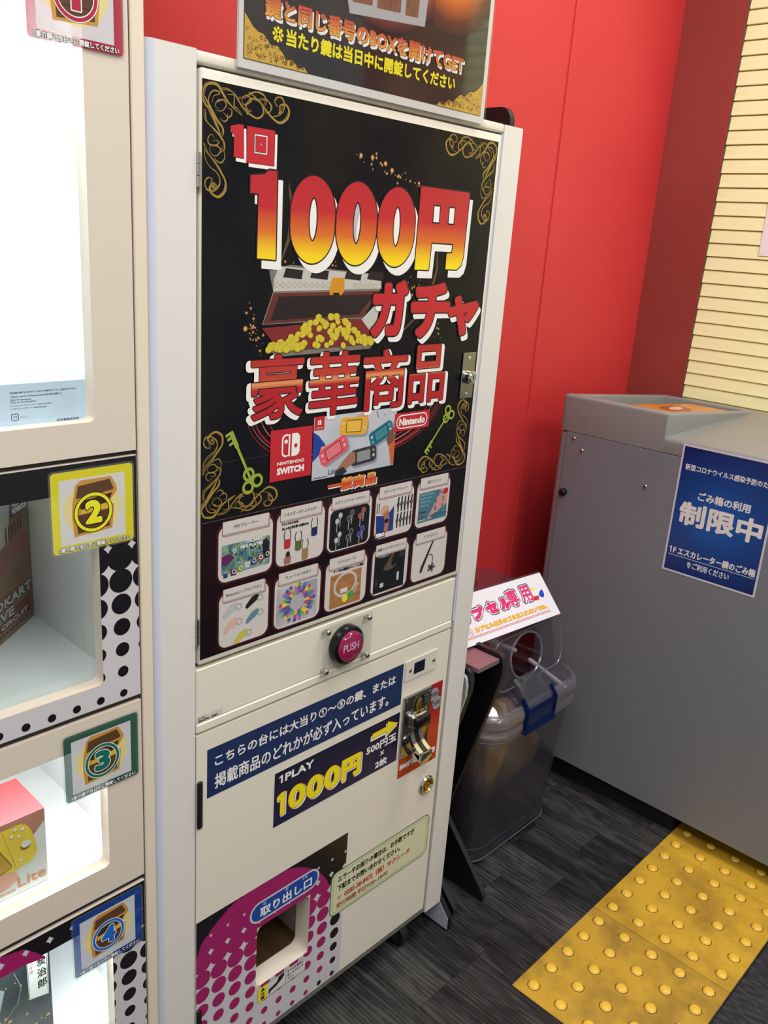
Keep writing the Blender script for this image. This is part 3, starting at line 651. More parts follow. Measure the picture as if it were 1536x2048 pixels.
# card 1: players collage
C_ = lambda n_, c=(128, 128, 128): M(n_, c, .45)
mo = M('collage', (62, 110, 110), .5, var=(60, (150, 170, 150))); A.poly(rr(-543, 909, -464, 950, 3), mo, 6)
rnd = random.Random(5); pal = [C_('pp_purple', (96, 30, 84)), C_('pp_green', (70, 120, 52)), C_('pp_teal', (48, 100, 120)), C_('pp_blue', (38, 56, 120)), C_('pp_lime', (120, 140, 50)), C_('pp_dark', (24, 22, 34)), C_('pp_pale', (160, 176, 178))]
for _ in range(70):
    x, z = rnd.uniform(-541, -467), rnd.uniform(914, 948); r = rnd.uniform(1.5, 4); m_ = pal[int((x + 541) / 74 * 3 + rnd.random() * 3.9) % 7]
    A.poly(rotp([(x - r, z - r), (x + r, z - r * .5), (x + r * .8, z + r)], x, z, rnd.uniform(0, 360)), m_, 6.3)
A.poly([(-543, 935), (-530, 937), (-522, 930), (-532, 924), (-543, 922)], pal[0], 6.6); A.poly([(-478, 943), (-470, 947), (-465, 940), (-466, 926), (-476, 924)], pal[5], 6.6)
for k in range(6):
    x = -524 + 11 * k; z = 909 + k * 2.6
    A.rect(x - 4.6, z - 3.5, x + 4.6, z + 6, [pal[0], pal[4], pal[6], pal[3], C_('pp_rust', (140, 70, 44)), pal[5]][k], 7); A.line(ell(x + 1, z + 2, 2.7, n=14), 1, white_ink, 8.6, True)
A.line(ell(-523, 940, 2.4, n=14), 1, white_ink, 8.2, True); A.rect(-540, 905, -533, 911, pal[3], 7)
A.text('COLORFUL', -505, 946, -476, 950.5, white_ink, 8, .25, joins=False); A.text('MP3 PLAYER', -513, 940, -476, 944.5, white_ink, 8, .25, joins=False)
# card 2: shoulder bottle holders
A.text('ドリンクやスマホを', -444, 957.5, -415, 961.5, black_ink, 8, .35, joins=False); A.text('おしゃれに持ち運べる優れもの', -444, 951, -396 - 0, 955.5, black_ink, 8, .35, joins=False)
for x, z, ht, c in ((-434, 937, 14, (176, 40, 44)), (-414, 931, 15, (84, 100, 50)), (-401, 917, 17, (150, 120, 84)), (-385, 945, 13, (24, 32, 84))):
    m_ = C_('bag%d' % int(-x), c); A.poly([(x - 5.5, z), (x - 5.5, z - ht + 2), (x - 3, z - ht), (x + 4, z - ht), (x + 6, z - ht + 3), (x + 6, z)], m_, 7)
    A.line([(x - 5, z), (x - 6, z + 7), (x - 4, z + 14)], 1.4, black_ink, 7); A.line([(x + 5, z), (x + 6, z + 7), (x + 4, z + 14)], 1.4, black_ink, 7)
A.poly([(-438, 900), (-427, 901), (-426, 909), (-429, 915), (-435, 915), (-439, 908)], C_('lady', (150, 100, 90)), 7); A.poly(ell(-432, 915, 3.8, 4.4, 12), C_('hair', (40, 26, 24)), 7.2)
# card 3: earphones on black
A.poly(rr(-355, 901, -275, 962, 9), C_('ear_black', (14, 14, 16)), 7)
for r_ in range(2):
    for q, cc in enumerate((((190, 186, 190)), (60, 60, 60) if r_ == 0 else (50, 50, 52), (190, 44, 50) if r_ == 0 else (40, 46, 170))):
        x, z = -339 + 23.5 * q, 947 - 29 * r_; m_ = C_('ear%d%d' % (q, r_), cc); lt = C_('ear_line', (150, 150, 154))
        for dx, dz in ((4, 6), (-2, -2)):
            A.poly(ell(x + dx, z + dz, 4.2, 4.6, 14), lt, 8); A.poly(ell(x + dx, z + dz, 3.4, 3.8, 14), m_, 8.4); A.line([(x + dx, z + dz - 3), (x + dx - .5, z + dz - 17)], 1.8, lt, 8.2)
# card 4: sports watches
A.poly([(-260, 938), (-236, 934), (-221, 948), (-220, 908), (-258, 908)], C_('navy_cloth', (30, 52, 120)), 7)
A.poly(ell(-241, 944, 9, 8, 16), skin, 7.2); A.poly([(-245, 938), (-234, 944), (-230, 930), (-232, 908), (-241, 908), (-240, 926)], skin3, 7.4); A.poly(ell(-236, 926, 4.4, 3.6, 14), black_ink, 7.8)
A.text('ZERO', -259, 902, -239, 908.5, white_ink, 8.5, .7); A.rect(-260, 900.5, -238, 910, C_('zero_navy', (24, 36, 80)), 7.9)
for t_, x_ in enumerate((-258.5, -254)): A.text('スポーツ' if t_ else 'スマート', 0, 0, 1, 1, black_ink, 1) if False else A.line([(x_, 957), (x_, 941)], 1.6, txt, 8)
for r_ in range(2):
    for q in range(5):
        x, z = -212 + 7.6 * q, 948 - 26 * r_; A.line([(x + 1, z + 12), (x, z), (x + .5, z - 12)], lambda t: 2.6 + .8 * math.sin(math.pi * t), black_ink, 7.6); A.poly(ell(x, z, 3.3, n=14), black_ink, 7.8); A.poly(ell(x, z, 2.1, n=12), C_('dial', (92, 90, 84)), 8)
# card 5: bracelet
A.rect(-163, 907, -92, 957, M('brace_teal', (58, 104, 122), .4, var=(30, (80, 122, 132))), 7); A.poly([(-110, 957), (-92, 957), (-92, 930), (-112, 922), (-130, 910), (-140, 910)], C_('brace_skin', (196, 142, 128)), 7.2)
A.line(ell(-112, 933, 9, 19, 26, -12), 3.6, C_('band_blue', (44, 96, 140)), 7.6, True); A.poly(ell(-112, 914, 22, 4, 20), C_('pp_teal'), 7.4); A.poly(ell(-98, 952, 6.5, 5, 14), red_ink, 8)
for i_, c in enumerate(((16, 16, 18), (60, 130, 90), (120, 60, 110), (60, 70, 130), (200, 200, 110))): A.rect(-161, 923 - i_ * 3.3, -144, 924.6 - i_ * 3.3, C_('brl%d' % i_, c), 8)
for i_ in range(4): A.line([(-160, 953 - i_ * 6), (-128 + i_ * -4, 953 - i_ * 6)], 1.0, M('pale_text', (150, 176, 186), .4), 8)
# card 6: five single ear pieces
for x, z, c in ((-528, 856, (176, 184, 184)), (-492, 860, (20, 20, 22)), (-491, 838, (88, 134, 142)), (-527, 834, (222, 168, 156)), (-510, 813, (196, 186, 70))):
    A.line(ell(x + 14, z + 3, 4.2, n=14), 1.6, M('ear_hoop', (160, 160, 164), .4), 8, True)
    A.shape([(x - 11, z - 6), (x - 8, z - 8), (x + 8, z + 1), (x + 11, z + 7), (x + 8, z + 10), (x - 1, z + 7), (x - 10, z - 2)], C_('ep%d' % int(-x), c), 9, (.5, M('ear_hoop')))
# card 7: ring of nail clippers
A.poly(rr(-449, 809, -374, 866, 4), M('clip_bg', (150, 154, 164), .5, var=(20, (186, 184, 186))), 7)
cpal = [(196, 60, 120), (70, 130, 170), (110, 160, 80), (220, 196, 60), (120, 70, 150), (60, 90, 150), (190, 90, 170), (150, 190, 110)]
for k in range(22):
    a = math.radians(k * 360 / 22 + rnd.uniform(-4, 4)); ca, sa = math.cos(a), math.sin(a)
    A.line([(-411 + 15 * ca, 838 + 14 * sa), (-411 + 31 * ca, 838 + 27 * sa)], 6.4, C_('cl%d' % (k % 8), cpal[k % 8]), 8)
    A.line([(-411 + 13 * ca, 838 + 12 * sa), (-411 + 22 * ca, 838 + 19 * sa)], 4, C_('cl%d' % ((k + 3) % 8), cpal[(k + 3) % 8]), 8.4); A.poly(ell(-411 + 31 * ca, 838 + 27 * sa, 3.2, n=10), C_('cl%d' % ((k + 5) % 8), cpal[(k + 5) % 8]), 8.6)
# card 8: cable with animal head on wood
A.text('ケーブルの断線をキュートに防止', -343, 864, -280, 869, black_ink, 8, .35, joins=False)
A.rect(-348, 808, -284, 861, M('wood_print', (170, 118, 66), .5, var=(20, (148, 98, 52), (1, 6, 1))), 7)
for r_ in (24, 22.3, 20.6): A.line(ell(-317, 842, r_, r_ * .8, 32, 12), 1.1, M('cable_white', (206, 206, 206), .4), 8, True)
A.rect(-327, 829, -312, 836, C_('plug', (210, 212, 210)), 8.5); A.line([(-300, 822), (-294, 830), (-290, 838)], 1.8, M('cable_white'), 8)
A.poly(ell(-306, 822, 8, 6, 16, 30), C_('animal_green', (70, 150, 76)), 8.6); A.poly(ell(-317, 819, 6, 6.5, 16, 0), C_('animal_yellow', (226, 214, 60)), 8.7); A.poly([(-321, 817), (-325, 815), (-320, 813)], C_('beak', (200, 120, 40)), 8.8)
# card 9: phone ring in a dark car
A.rect(-256, 808, -186, 873, C_('car_dark', (12, 14, 18)), 7); A.poly([(-236, 846), (-226, 858), (-214, 873), (-210, 872), (-218, 858), (-206, 848), (-214, 843), (-228, 842)], C_('hand_dim', (86, 70, 62)), 8)
A.poly(ell(-213, 853, 5, 6, 14), C_('car_dark'), 8.4); A.rect(-241, 816, -233, 823, C_('tag_white', (190, 194, 190)), 8); A.rect(-203, 820, -198, 834, C_('tag_white'), 8); A.text('スマホを車載ホルダーへ', -248, 866, -222, 869, M('pale_text'), 8, .1, joins=False)
A.rect(-200, 858, -188, 868, C_('car_grey', (40, 44, 50)), 7.5); A.rect(-252, 820, -247, 832, C_('car_grey'), 7.5)
# card 10: phone stand
A.poly([(-119, 872), (-116, 871), (-142, 818), (-147, 818), (-145, 828)], C_('phone_edge', (36, 38, 42)), 8); A.line([(-118.5, 870), (-145, 819)], .8, C_('phone_lit', (150, 154, 160)), 8.4)
A.line(catmull([(-127, 846), (-120, 845), (-116, 838), (-117, 828)], 5), 1.6, C_('phone_edge'), 8)
for a in range(5): A.poly(ell(-118 + 7 * math.cos(a * 1.26), 822 + 5.5 * math.sin(a * 1.26), 3.2, 2.8, 12), C_('knob_grey', (80, 80, 82)), 8.2)
A.poly(ell(-118, 822, 4.4, 3.8, 12), C_('phone_edge'), 8.6)
A.done('door_poster', ud, FM(MY - .0002), 'glossy black poster with scrolls, big 1000 yen figures and ten prize pictures')
# hinges and lock of the upper door
for z0, z1 in ((1.376, 1.412), (.823, .859)):
    bm = bmesh.new(); h3 = (z1 - z0) / 3
    for k in range(3): cyl(bm, (-.5793, MY - .0008, z0 + h3 * k + .0004), .0024, .0024, h3 - .0008, 'z', 12)
    put('hinge', bm, chrome, ud, smooth=True, label='chrome hinge knuckle')
lp = bx('lock_plate', (-.0868, -.0552, MY - .0028, MY - .0012, 1.1025, 1.175), steel, ud, bev=.0006, label='steel lock plate')
bm = bmesh.new(); cyl(bm, (-.0712, MY - .0028, 1.137), .0112, .0105, -.009, 'y', 28); cyl(bm, (-.0712, MY - .0118, 1.137), .0095, .007, -.0022, 'y', 28)
for z_ in (1.110, 1.167): cyl(bm, (-.0712, MY - .0028, z_), .0032, .0022, -.0018, 'y', 14)
put('lock_barrel', bm, chrome, ud, smooth=True); bx('keyhole', (-.0722, -.0702, MY - .01425, MY - .0138, 1.1335, 1.1405), gapm, ud)

# middle fascia
mid = bx('middle_panel', (-.5798, -.0452, MY + .001, MY + .016, .7045, .7848), cream, mach, bev=.0012)
bx('ledge_strip', (-.5798, -.0455, MY - .0005, MY + .018, .6905, .7040), cream, mach, bev=.0015)
bx('door_gap_backing', (-.5815, -.0372, MY + .018, MY + .0195, .685, .792), gapm, mach)
A = Art(); A.rect(-578, 706, -537, 715, M('tape_white', (206, 200, 192), .3), 1); A.text('GACHA - 0207', -577, 706.6, -545, 710, black_ink, 2, .35, joins=False); A.text('FACTORY', -577, 711.3, -565, 713.3, black_ink, 2, .15, joins=False)
A.done('serial_label', mid, FM(MY + .0008), 'small white serial label')
# push button on its clear plate
pb = bx('button_plate', (-.3625, -.2605, MY - .0085, MY - .0055, .7022, .7835), clear('acrylic_clear', (250, 251, 250), .03, 1.5), mach, bev=.0004, label='clear acrylic plate under the push button')
A = Art()
for p in (rr(-362.3, 702.4, -260.7, 783.3, .5, 1),): A.line(p, .9, M('acrylic_edge', (186, 196, 186), .2), 1, True)
A.done('plate_edge', pb, FM(MY - .0087))
for x in (-.3545, -.2675):
    for z in (.7105, .7755):
        screw('screw', (x, MY - .0086, z), .0048, .003, chrome, pb)
        bm = bmesh.new(); cyl(bm, (x, MY + .0005, z), .0032, .0032, -.006, 'y', 12); put('spacer', bm, chrome, pb)
bm = bmesh.new(); c_ = (-.3115, .7425)
pr_ = [(.0318, -.0005), (.0318, -.009), (.0305, -.012), (.028, -.0135), (.0262, -.0135), (.0255, -.011), (.0255, -.008)]
def lathe_y(bm, c, prof, n=40, cap=True):
    rs = [[bm.verts.new((c[0] + r * math.cos(2 * math.pi * k / n), MY + y, c[1] + r * math.sin(2 * math.pi * k / n))) for k in range(n)] for r, y in prof]
    for a, b in zip(rs[:-1], rs[1:]):
        for k in range(n): bm.faces.new((a[k], a[(k + 1) % n], b[(k + 1) % n], b[k]))
    if cap: bm.faces.new(rs[-1]); bm.faces.new(rs[0])
lathe_y(bm, c_, pr_); btn = put('push_button', bm, M('gloss_black', (12, 12, 13), .18), mach, smooth=True, label='round black push button bezel')
bm = bmesh.new(); lathe_y(bm, c_, [(.0248, -.008), (.0248, -.0135), (.0238, -.0155), (.022, -.0162)]); put('button_cap', bm, M('magenta_cap', (158, 22, 82), .3), btn, smooth=True, label='magenta button cap')
A = Art(); A.text('PUSH', -328, 736, -295.5, 749, M('push_letters', (226, 190, 206), .4), 1, .3, keep=False); A.done('lettering', btn, FM(MY - .0164))
bm = bmesh.new(); lathe_y(bm, c_, [(.0256, -.0130), (.025, -.0175), (.022, -.0212), (.016, -.0236), (.008, -.0246), (.002, -.0248)]); put('button_lens', bm, clear('lens_clear', (250, 244, 248), .02, 1.5), btn, smooth=True, label='clear domed lens')

# lower door with the prize opening
hx0, hx1, hz0, hz1 = -.4665, -.3555, .1765, .2965
def panel_hole(x0, x1, z0, z1, hole, y0, y1):
    bm = bmesh.new(); H = hole; n = len(H); rim = []
    for (hx, hz) in H:      # outer point in the direction of the hole point
        cx, cz = (x0 + x1) / 2, (z0 + z1) / 2
        rim.append((hx, hz))
    cxh = sum(p[0] for p in H) / n; czh = sum(p[1] for p in H) / n
    out = []
    for hx, hz in H:
        dx, dz = hx - cxh, hz - czh; t = 1e9
        if dx > 1e-9: t = min(t, (x1 - cxh) / dx)
        if dx < -1e-9: t = min(t, (x0 - cxh) / dx)
        if dz > 1e-9: t = min(t, (z1 - czh) / dz)
        if dz < -1e-9: t = min(t, (z0 - czh) / dz)
        out.append((cxh + dx * t, czh + dz * t))
    # move the nearest outer points onto the four corners
    for c in ((x0, z0), (x1, z0), (x1, z1), (x0, z1)):
        k = min(range(n), key=lambda i: (out[i][0] - c[0]) ** 2 + (out[i][1] - c[1]) ** 2); out[k] = c
    L = []
    for y in (y0, y1):
        L.append(([bm.verts.new((a, y, b)) for a, b in H], [bm.verts.new((a, y, b)) for a, b in out]))
    for k in range(n):
        j = (k + 1) % n
        bm.faces.new((L[0][0][k], L[0][1][k], L[0][1][j], L[0][0][j])); bm.faces.new((L[1][0][k], L[1][0][j], L[1][1][j], L[1][1][k]))
        bm.faces.new((L[0][0][k], L[0][0][j], L[1][0][j], L[1][0][k])); bm.faces.new((L[0][1][k], L[1][1][k], L[1][1][j], L[0][1][j]))
    return bm
H = rr(hx0, hz0, hx1, hz1, .013, 7)
ld = put('lower_door', panel_hole(-.5798, -.0455, .0785, .6868, H, MY, MY + .018), cream, mach, label='lower door with prize opening and notices')
put('opening_trim', panel_hole(hx0 - .0015, hx1 + .0015, hz0 - .0015, hz1 + .0015, rr(hx0 + .0004, hz0 + .0004, hx1 - .0004, hz1 - .0004, .0128, 7), MY + .0005, MY + .032), cream2, ld)
bx('base_rail', (-.5815, -.0372, MY + .004, MY + .03, .062, .0778), M('grey_rail', (120, 116, 108), .5), mach, label='grey rail under the lower door')
ch = bx('prize_chute', (hx0 - .03, hx1 + .03, MY + .033, MY + .23, hz0 - .012, hz0 - .0005), M('chute_wood', (86, 62, 40), .4, var=(30, (60, 42, 28), (1, .15, 1))), mach, label='brown wooden chute floor inside the opening')
gw = M('chute_grey', (150, 142, 128), .6)
bx('chute_wall', (hx1 + .012, hx1 + .018, MY + .033, MY + .23, hz0, hz1 + .06), gw, ch); bx('chute_wall', (hx0 - .02, hx0 - .014, MY + .033, MY + .23, hz0, hz1 + .06), gw, ch)
bx('chute_wall', (hx0 - .013, hx1 + .011, MY + .205, MY + .21, hz0, hz1 + .06), M('chute_back', (60, 46, 36), .7), ch); bx('chute_wall', (hx0 - .013, hx1 + .011, MY + .034, MY + .20, hz1 + .05, hz1 + .056), gapm, ch)
# halftone print round the opening
mg = M('magenta_ink', (158, 28, 96), .3); wprint = M('print_white', (205, 200, 202), .35); blk = M('halftone_black', (20, 17, 22), .3)
A = Art(); ox0, oz0, ox1, oz1 = -579.5, 79, -275, 377; hh = (-466.5, 176.5, -355.5, 296.5)
zones = [(ox0, oz0, hh[0], oz1), (hh[2], oz0, ox1, oz1), (hh[0], oz0, hh[2], hh[1]), (hh[0], hh[3], hh[2], oz1)]
CX, CZ, CR = -456, 227, 157
def halftone(A, zones, px, pz, x_, z_, rf, colf, L, zmax):
    i0 = int((ox0 - x_) / px) - 1
    for i in range(-14, 14):
        for j in range(0, 16):
            x, z = x_ + i * px, z_ + j * pz; r = rf(z)
            if z > zmax: continue
            for zn in zones:
                if x + r < zn[0] or x - r > zn[2] or z + r < zn[1] or z - r > zn[3]: continue
                A.poly(clip(ell(x, z, r, n=26), *zn), colf(x, z), L)
def into_circle(p, cx, cz, cr):
    if all((x - cx) ** 2 + (z - cz) ** 2 >= cr * cr for x, z in p): return []
    o = []
    for x, z in p:
        d = math.hypot(x - cx, z - cz); k = min(1, cr / max(d, 1e-6)); o.append((cx + (x - cx) * k, cz + (z - cz) * k))
    return o
for zn in zones: A.rect(*zn, wprint, 1)
for i in range(-2, 12):
    for j in range(0, 12):
        x, z = -569 + i * 30.6, 88 + j * 29.8; r = min(5 + (z - 88) * .0565, 23)
        for zn in zones:
            if x + r < zn[0] or x - r > zn[2] or z + r < zn[1] or z - r > zn[3]: continue
            e_ = clip(ell(x, z, r, n=30), *zn)
            if z < 227: A.loose(e_, [tuple(range(len(e_)))], blk if (x > -300 or (z < 92 and x > -330)) else mg, 4) if e_ else None
            else:
                if e_: A.loose(e_, [tuple(range(len(e_)))], blk, 3)
                m_ = into_circle(e_, CX, CZ, CR)
                if m_: A.loose(m_, [tuple(range(len(m_)))], mg, 4)
# pill shaped "pick-up" sign
pill = [(-478, 314), (-340, 314)]
A.poly(rr(-482, 307, -338, 346, 19.4, 10), wprint, 7); A.poly(rr(-478.5, 310.5, -341.5, 342.5, 16, 10), M('pill_blue', (26, 72, 158), .3), 8)
A.text('取り出し口', -462, 314, -354, 333, white_ink, 9, .7)
A.text('と', -456, 335.5, -450, 341, white_ink, 9, .1); A.text('だ', -411, 336, -405, 341.5, white_ink, 9, .1); A.text('ぐち', -375, 336, -365, 341.5, white_ink, 9, .1)
# caution strip
A.rect(-461, 142.5, -360, 171, M('strip_white', (216, 212, 210), .35), 9); A.rect(-461, 142.5, -442, 171, yellow_ink, 10)
A.line([(-461, 142.5), (-360, 142.5), (-360, 171), (-461, 171)], .7, black_ink, 10, True); A.line([(-403, 142.5), (-403, 171)], .7, black_ink, 10)
A.text('注', -456, 152, -447, 159, black_ink, 11, .3); A.text('意', -456, 144.5, -447, 151, black_ink, 11, .3); A.poly([(-456, 161), (-447, 161), (-451.5, 169)], black_ink, 11)
A.poly([(-418, 168), (-408, 170), (-406, 164), (-412, 158), (-424, 152), (-434, 150), (-437, 146), (-440, 148), (-438, 152), (-441, 154), (-436, 156), (-430, 157), (-422, 160)], black_ink, 11)
A.text('手や足を機械に', -400, 162, -364, 168, txt, 11, .15, joins=False); A.text('深く入れないで', -400, 154, -364, 160, txt, 11, .15, joins=False); A.text('下さい', -400, 146, -384, 152, txt, 11, .15, joins=False)
A.done('halftone_print', ld, FM(MY - .0002), 'magenta and black halftone print around the opening')
# notices
navy = M('notice_blue', (24, 46, 88), .35); navy2 = grad('price_navy', [(.47, (18, 26, 66)), (.567, (16, 20, 50))], .3)
A = Art(); A.rect(-562.5, 581.5, -166, 659, navy, 1); A.text('こちらの台には大当り①～⑤の鍵、または', -550, 627, -184, 645, white_ink, 2, .45)
A.text('掲載商品のどれかが必ず入っています。', -550, 591, -198, 615, white_ink, 2, .45); A.done('blue_notice', ld, FM(MY - .0002), 'long blue notice with two lines of white writing')
A = Art(); A.rect(-442.5, 469.5, -164.5, 567.5, white_ink, 1); A.rect(-441.3, 470.6, -165.5, 566.5, navy2, 2)
A.one(-432.5, 545, -425.5, 559, white_ink, 6); A.text('PLAY', -421, 545, -363, 559, white_ink, 6, .8)
A.shape([(-436, 516), (-436, 523), (-427, 528), (-420, 528), (-420, 488), (-429, 487), (-429, 516)], yellow_ink, 8, (.9, M('red_line', (150, 26, 30), .3)), (2.6, -2.6, .9, white_ink))
for ch_, a, b in (('0', -413, -378), ('0', -376, -341), ('0', -339, -304), ('円', -301, -256)): A.text(ch_, a, 487, b, 528, yellow_ink, 8, 2.9, (.9, M('red_line', (150, 26, 30), .3)), (2.6, -2.6, .9, white_ink))
ar = [(-232, 541), (-232, 550), (-196, 551), (-196, 560), (-169, 547), (-196, 534), (-196, 541)]
A.shape(ar, yellow_ink, 8, (.9, M('red_line')), (-3, -4, .8, white_ink))
A.text('500円玉', -244, 513, -171, 529, white_ink, 6, .7); A.text('×', -209, 498, -200, 507, white_ink, 6, .3); A.text('2枚', -220, 476, -190, 491, white_ink, 6, .7)
A.done('price_notice', ld, FM(MY - .0002), 'navy price notice with yellow 1000 yen figures')
redg = grad('coin_red', [(.428, (172, 44, 30)), (.49, (184, 66, 32)), (.53, (162, 28, 32)), (.594, (158, 22, 36))])
A = Art(); A.rect(-158.5, 428, -54, 590, redg, 1)
cg_ = M('coin_grey', (150, 152, 154), .35)
for x, z in ((-76, 568), (-66, 548)):
    A.poly(ell(x, z, 13, 14, 28), black_ink, 2 + (z < 560) * 3); A.poly(ell(x, z, 12.3, 13.3, 28), cg_, 3 + (z < 560) * 3); A.text('500', x - 9.5, z - 4.5, x + 9.5, z + 4.5, M('coin_ink', (60, 60, 62), .4), 4 + (z < 560) * 3, .4)
A.text('500円硬貨専用', -155, 443, -59, 456, white_ink, 3, 1.0); A.done('coin_notice', ld, FM(MY - .0002), 'red notice behind the coin unit with two grey coin pictures')
A = Art(); og, cy = M('notice_green', (84, 128, 84), .4), M('notice_cream', (214, 214, 176), .4)
A.poly(rr(-309, 216, -54, 308, 14, 6), og, 8); A.poly(rr(-307, 218, -56, 306, 12, 6), cy, 9); A.line(rr(-303, 222, -60, 302, 9, 6), .8, og, 10, True)
A.text('エラーやお困りの場合は、お手数ですが', -293, 283, -97, 296, black_ink, 11, .5); A.text('下記までお問い合わせください。', -293, 264, -134, 277, black_ink, 11, .5)
A.text('☎', -293, 246, -282, 254, red_ink, 11, joins=False); A.text('0285-38-8472（株）サクシード', -275, 243, -106, 257, red_ink, 11, .5); A.text('受付時間:平日9:00~18:00', -293, 227, -164, 239, M('rust_ink', (150, 60, 50), .4), 11, .3)
A.done('contact_notice', ld, FM(MY - .0002), 'cream notice with green border and black and red writing')
# handles, display window, lock
for z0, z1 in ((.540, .616), (.150, .214)): bx('hinge_cover', (-.5795, -.5715, MY - .004, MY - .0004, z0, z1), M('black_plastic', (20, 20, 24), .4), ld, bev=.0028, seg=3, label='black rounded hinge cover')
dw = bx('display_window', (-.162, -.0795, MY - .0022, MY - .0002, .6225, .6605), M('plate_cream', (214, 208, 198), .3), mach, bev=.0005, label='small counter plate with dark window')
bx('display_screen', (-.1405, -.113, MY - .0026, MY - .0021, .631, .652), M('screen_black', (14, 14, 34), .15), dw)
screw('screw', (-.1500, MY - .0022, .641), .0036, .0015, steel, dw); screw('screw', (-.0890, MY - .0022, .641), .0036, .0015, steel, dw)
cl = thing_lock = None
bm = bmesh.new(); lathe_y(bm, (-.0757, .380), [(.019, 0), (.019, -.003), (.0165, -.006), (.0145, -.006), (.0125, -.003)], 32); lk = put('cam_lock', bm, chrome, mach, smooth=True, label='round chrome key lock with brass core')
bm = bmesh.new(); lathe_y(bm, (-.0757, .380), [(.0125, -.003), (.0125, -.0036), (.0095, -.0044), (.0090, -.0030)], 28); lathe_y(bm, (-.0757, .380), [(.0078, -.003), (.0074, -.0046)], 24); put('lock_core', bm, brass, lk, smooth=True, label='brass lock core')
bx('keyhole', (-.0764, -.0750, MY - .0049, MY - .0045, .3765, .3835), gapm, lk)
# coin unit
mir = M('coin_unit_chrome', (168, 166, 158), .14, 1.)
cu = bx('coin_unit', (-.1602, -.0905, MY - .006, MY - .0006, .4715, .5918), mir, mach, bev=.0014, seg=2, label='chrome coin unit face plate')
A = Art()
A.shape(rr(-135, 545, -93, 584, 15, 8), M('slot_plate', (120, 116, 104), .3, .9), 3, (.8, M('dark_line', (50, 46, 40), .4)))
A.poly([(-121, 548), (-118.6, 548), (-117.5, 580), (-120, 583)], black_ink, 5)
A.line([(-160, 549), (-91, 549)], .4, M('dark_line'), 3)
for z in (520, 514, 508): A.line([(-152, z), (-148, z + 2), (-143, z - 1)], 1, M('dark_line'), 3)
A.done('coin_slot', cu, FM(MY - .0062), 'coin slot with dark slit')
bm = bmesh.new(); prism(bm, [(-.134, .550), (-.124, .553), (-.1215, .582), (-.1265, .585), (-.1335, .575), (-.1345, .560)], MY - .0072, MY - .0125, 'xz', bev=.0012); put('slot_guide', bm, brass, cu, smooth=True, label='gold coloured coin guide')
bm = bmesh.new(); prism(bm, [(-.1175, .549), (-.104, .551), (-.0985, .566), (-.103, .582), (-.1165, .585)], MY - .0072, MY - .010, 'xz', bev=.001); put('slot_cover', bm, mir, cu, smooth=True)
bm = bmesh.new(); box(bm, -.1535, -.1105, MY - .0125, MY - .006, .5325, .5605, bev=.005, seg=3); box(bm, -.1515, -.1125, MY - .020, MY - .0124, .5345, .5585, bev=.004, seg=3); put('button_bezel', bm, chrome, cu, smooth=True)
bm = bmesh.new(); box(bm, -.1505, -.1135, MY - .029, MY - .0195, .5355, .5575, bev=.0045, seg=4); put('return_button', bm, M('gloss_black'), cu, smooth=True, label='black coin return button')
# return spout: curved chrome lip running down and out
bm = bmesh.new(); path = catmull([(0, .527), (-.001, .515), (-.006, .503), (-.015, .494), (-.026, .488)], 4); 
def lip(x0, x1, dx=0, th=.0030):
    prev = None
    for k, (d, z) in enumerate(path):
        t = k / (len(path) - 1); y = MY - .006 + d; q = [bm.verts.new(v) for v in ((x0 + dx * t, y, z), (x1 + dx * t, y, z), (x1 + dx * t, y + .002, z - .011 * (.4 + t)), (x0 + dx * t, y + .002, z - .011 * (.4 + t)))]
        if prev:
            for a in range(4): bm.faces.new((prev[a], prev[(a + 1) % 4], q[(a + 1) % 4], q[a]))
        else: bm.faces.new(q[::-1])
        prev = q
    bm.faces.new(prev)
lip(-.140, -.131); lip(-.1195, -.111); put('return_spout', bm, chrome, cu, smooth=True, label='curved chrome return spout')
bm = bmesh.new(); lip(-.1308, -.1197); put('spout_slot', bm, M('gloss_black'), cu, smooth=True)
bm = bmesh.new(); box(bm, -.140, -.111, MY - .0365, MY - .0325, .4665, .489, bev=.0018, seg=2); box(bm, -.140, -.1375, MY - .034, MY - .006, .470, .4845, bev=.0008); put('spout_lip', bm, chrome, cu, smooth=True)
for x in (-.155, -.096):
    for z in (.4785, .585): screw('screw', (x, MY - .006, z), .0024, .0012, steel, cu)
# castor
bm = bmesh.new(); cyl(bm, (-.095, .222, .0245), .0242, .0242, .018, 'x', 28); cyl(bm, (-.0975, .222, .0245), .013, .013, .023, 'x', 20); wh = put('castor', bm, M('rubber_black', (16, 16, 17), .5), mach, smooth=True, label='black castor wheel')
bm = bmesh.new(); prism(bm, [(.205, .060), (.245, .060), (.232, .020), (.212, .020)], -.0995, -.0982, 'yz'); prism(bm, [(.205, .060), (.245, .060), (.232, .020), (.212, .020)], -.0738, -.0725, 'yz'); put('castor_fork', bm, steel, mach)
bm = bmesh.new(); cyl(bm, (-.55, .222, .0245), .0242, .0242, .018, 'x', 28); put('castor', bm, M('rubber_black'), mach, smooth=True)
bx('bottom_board', (-.625, .011, MY + .031, MY + .24, .0625, .078), blackp, mach)

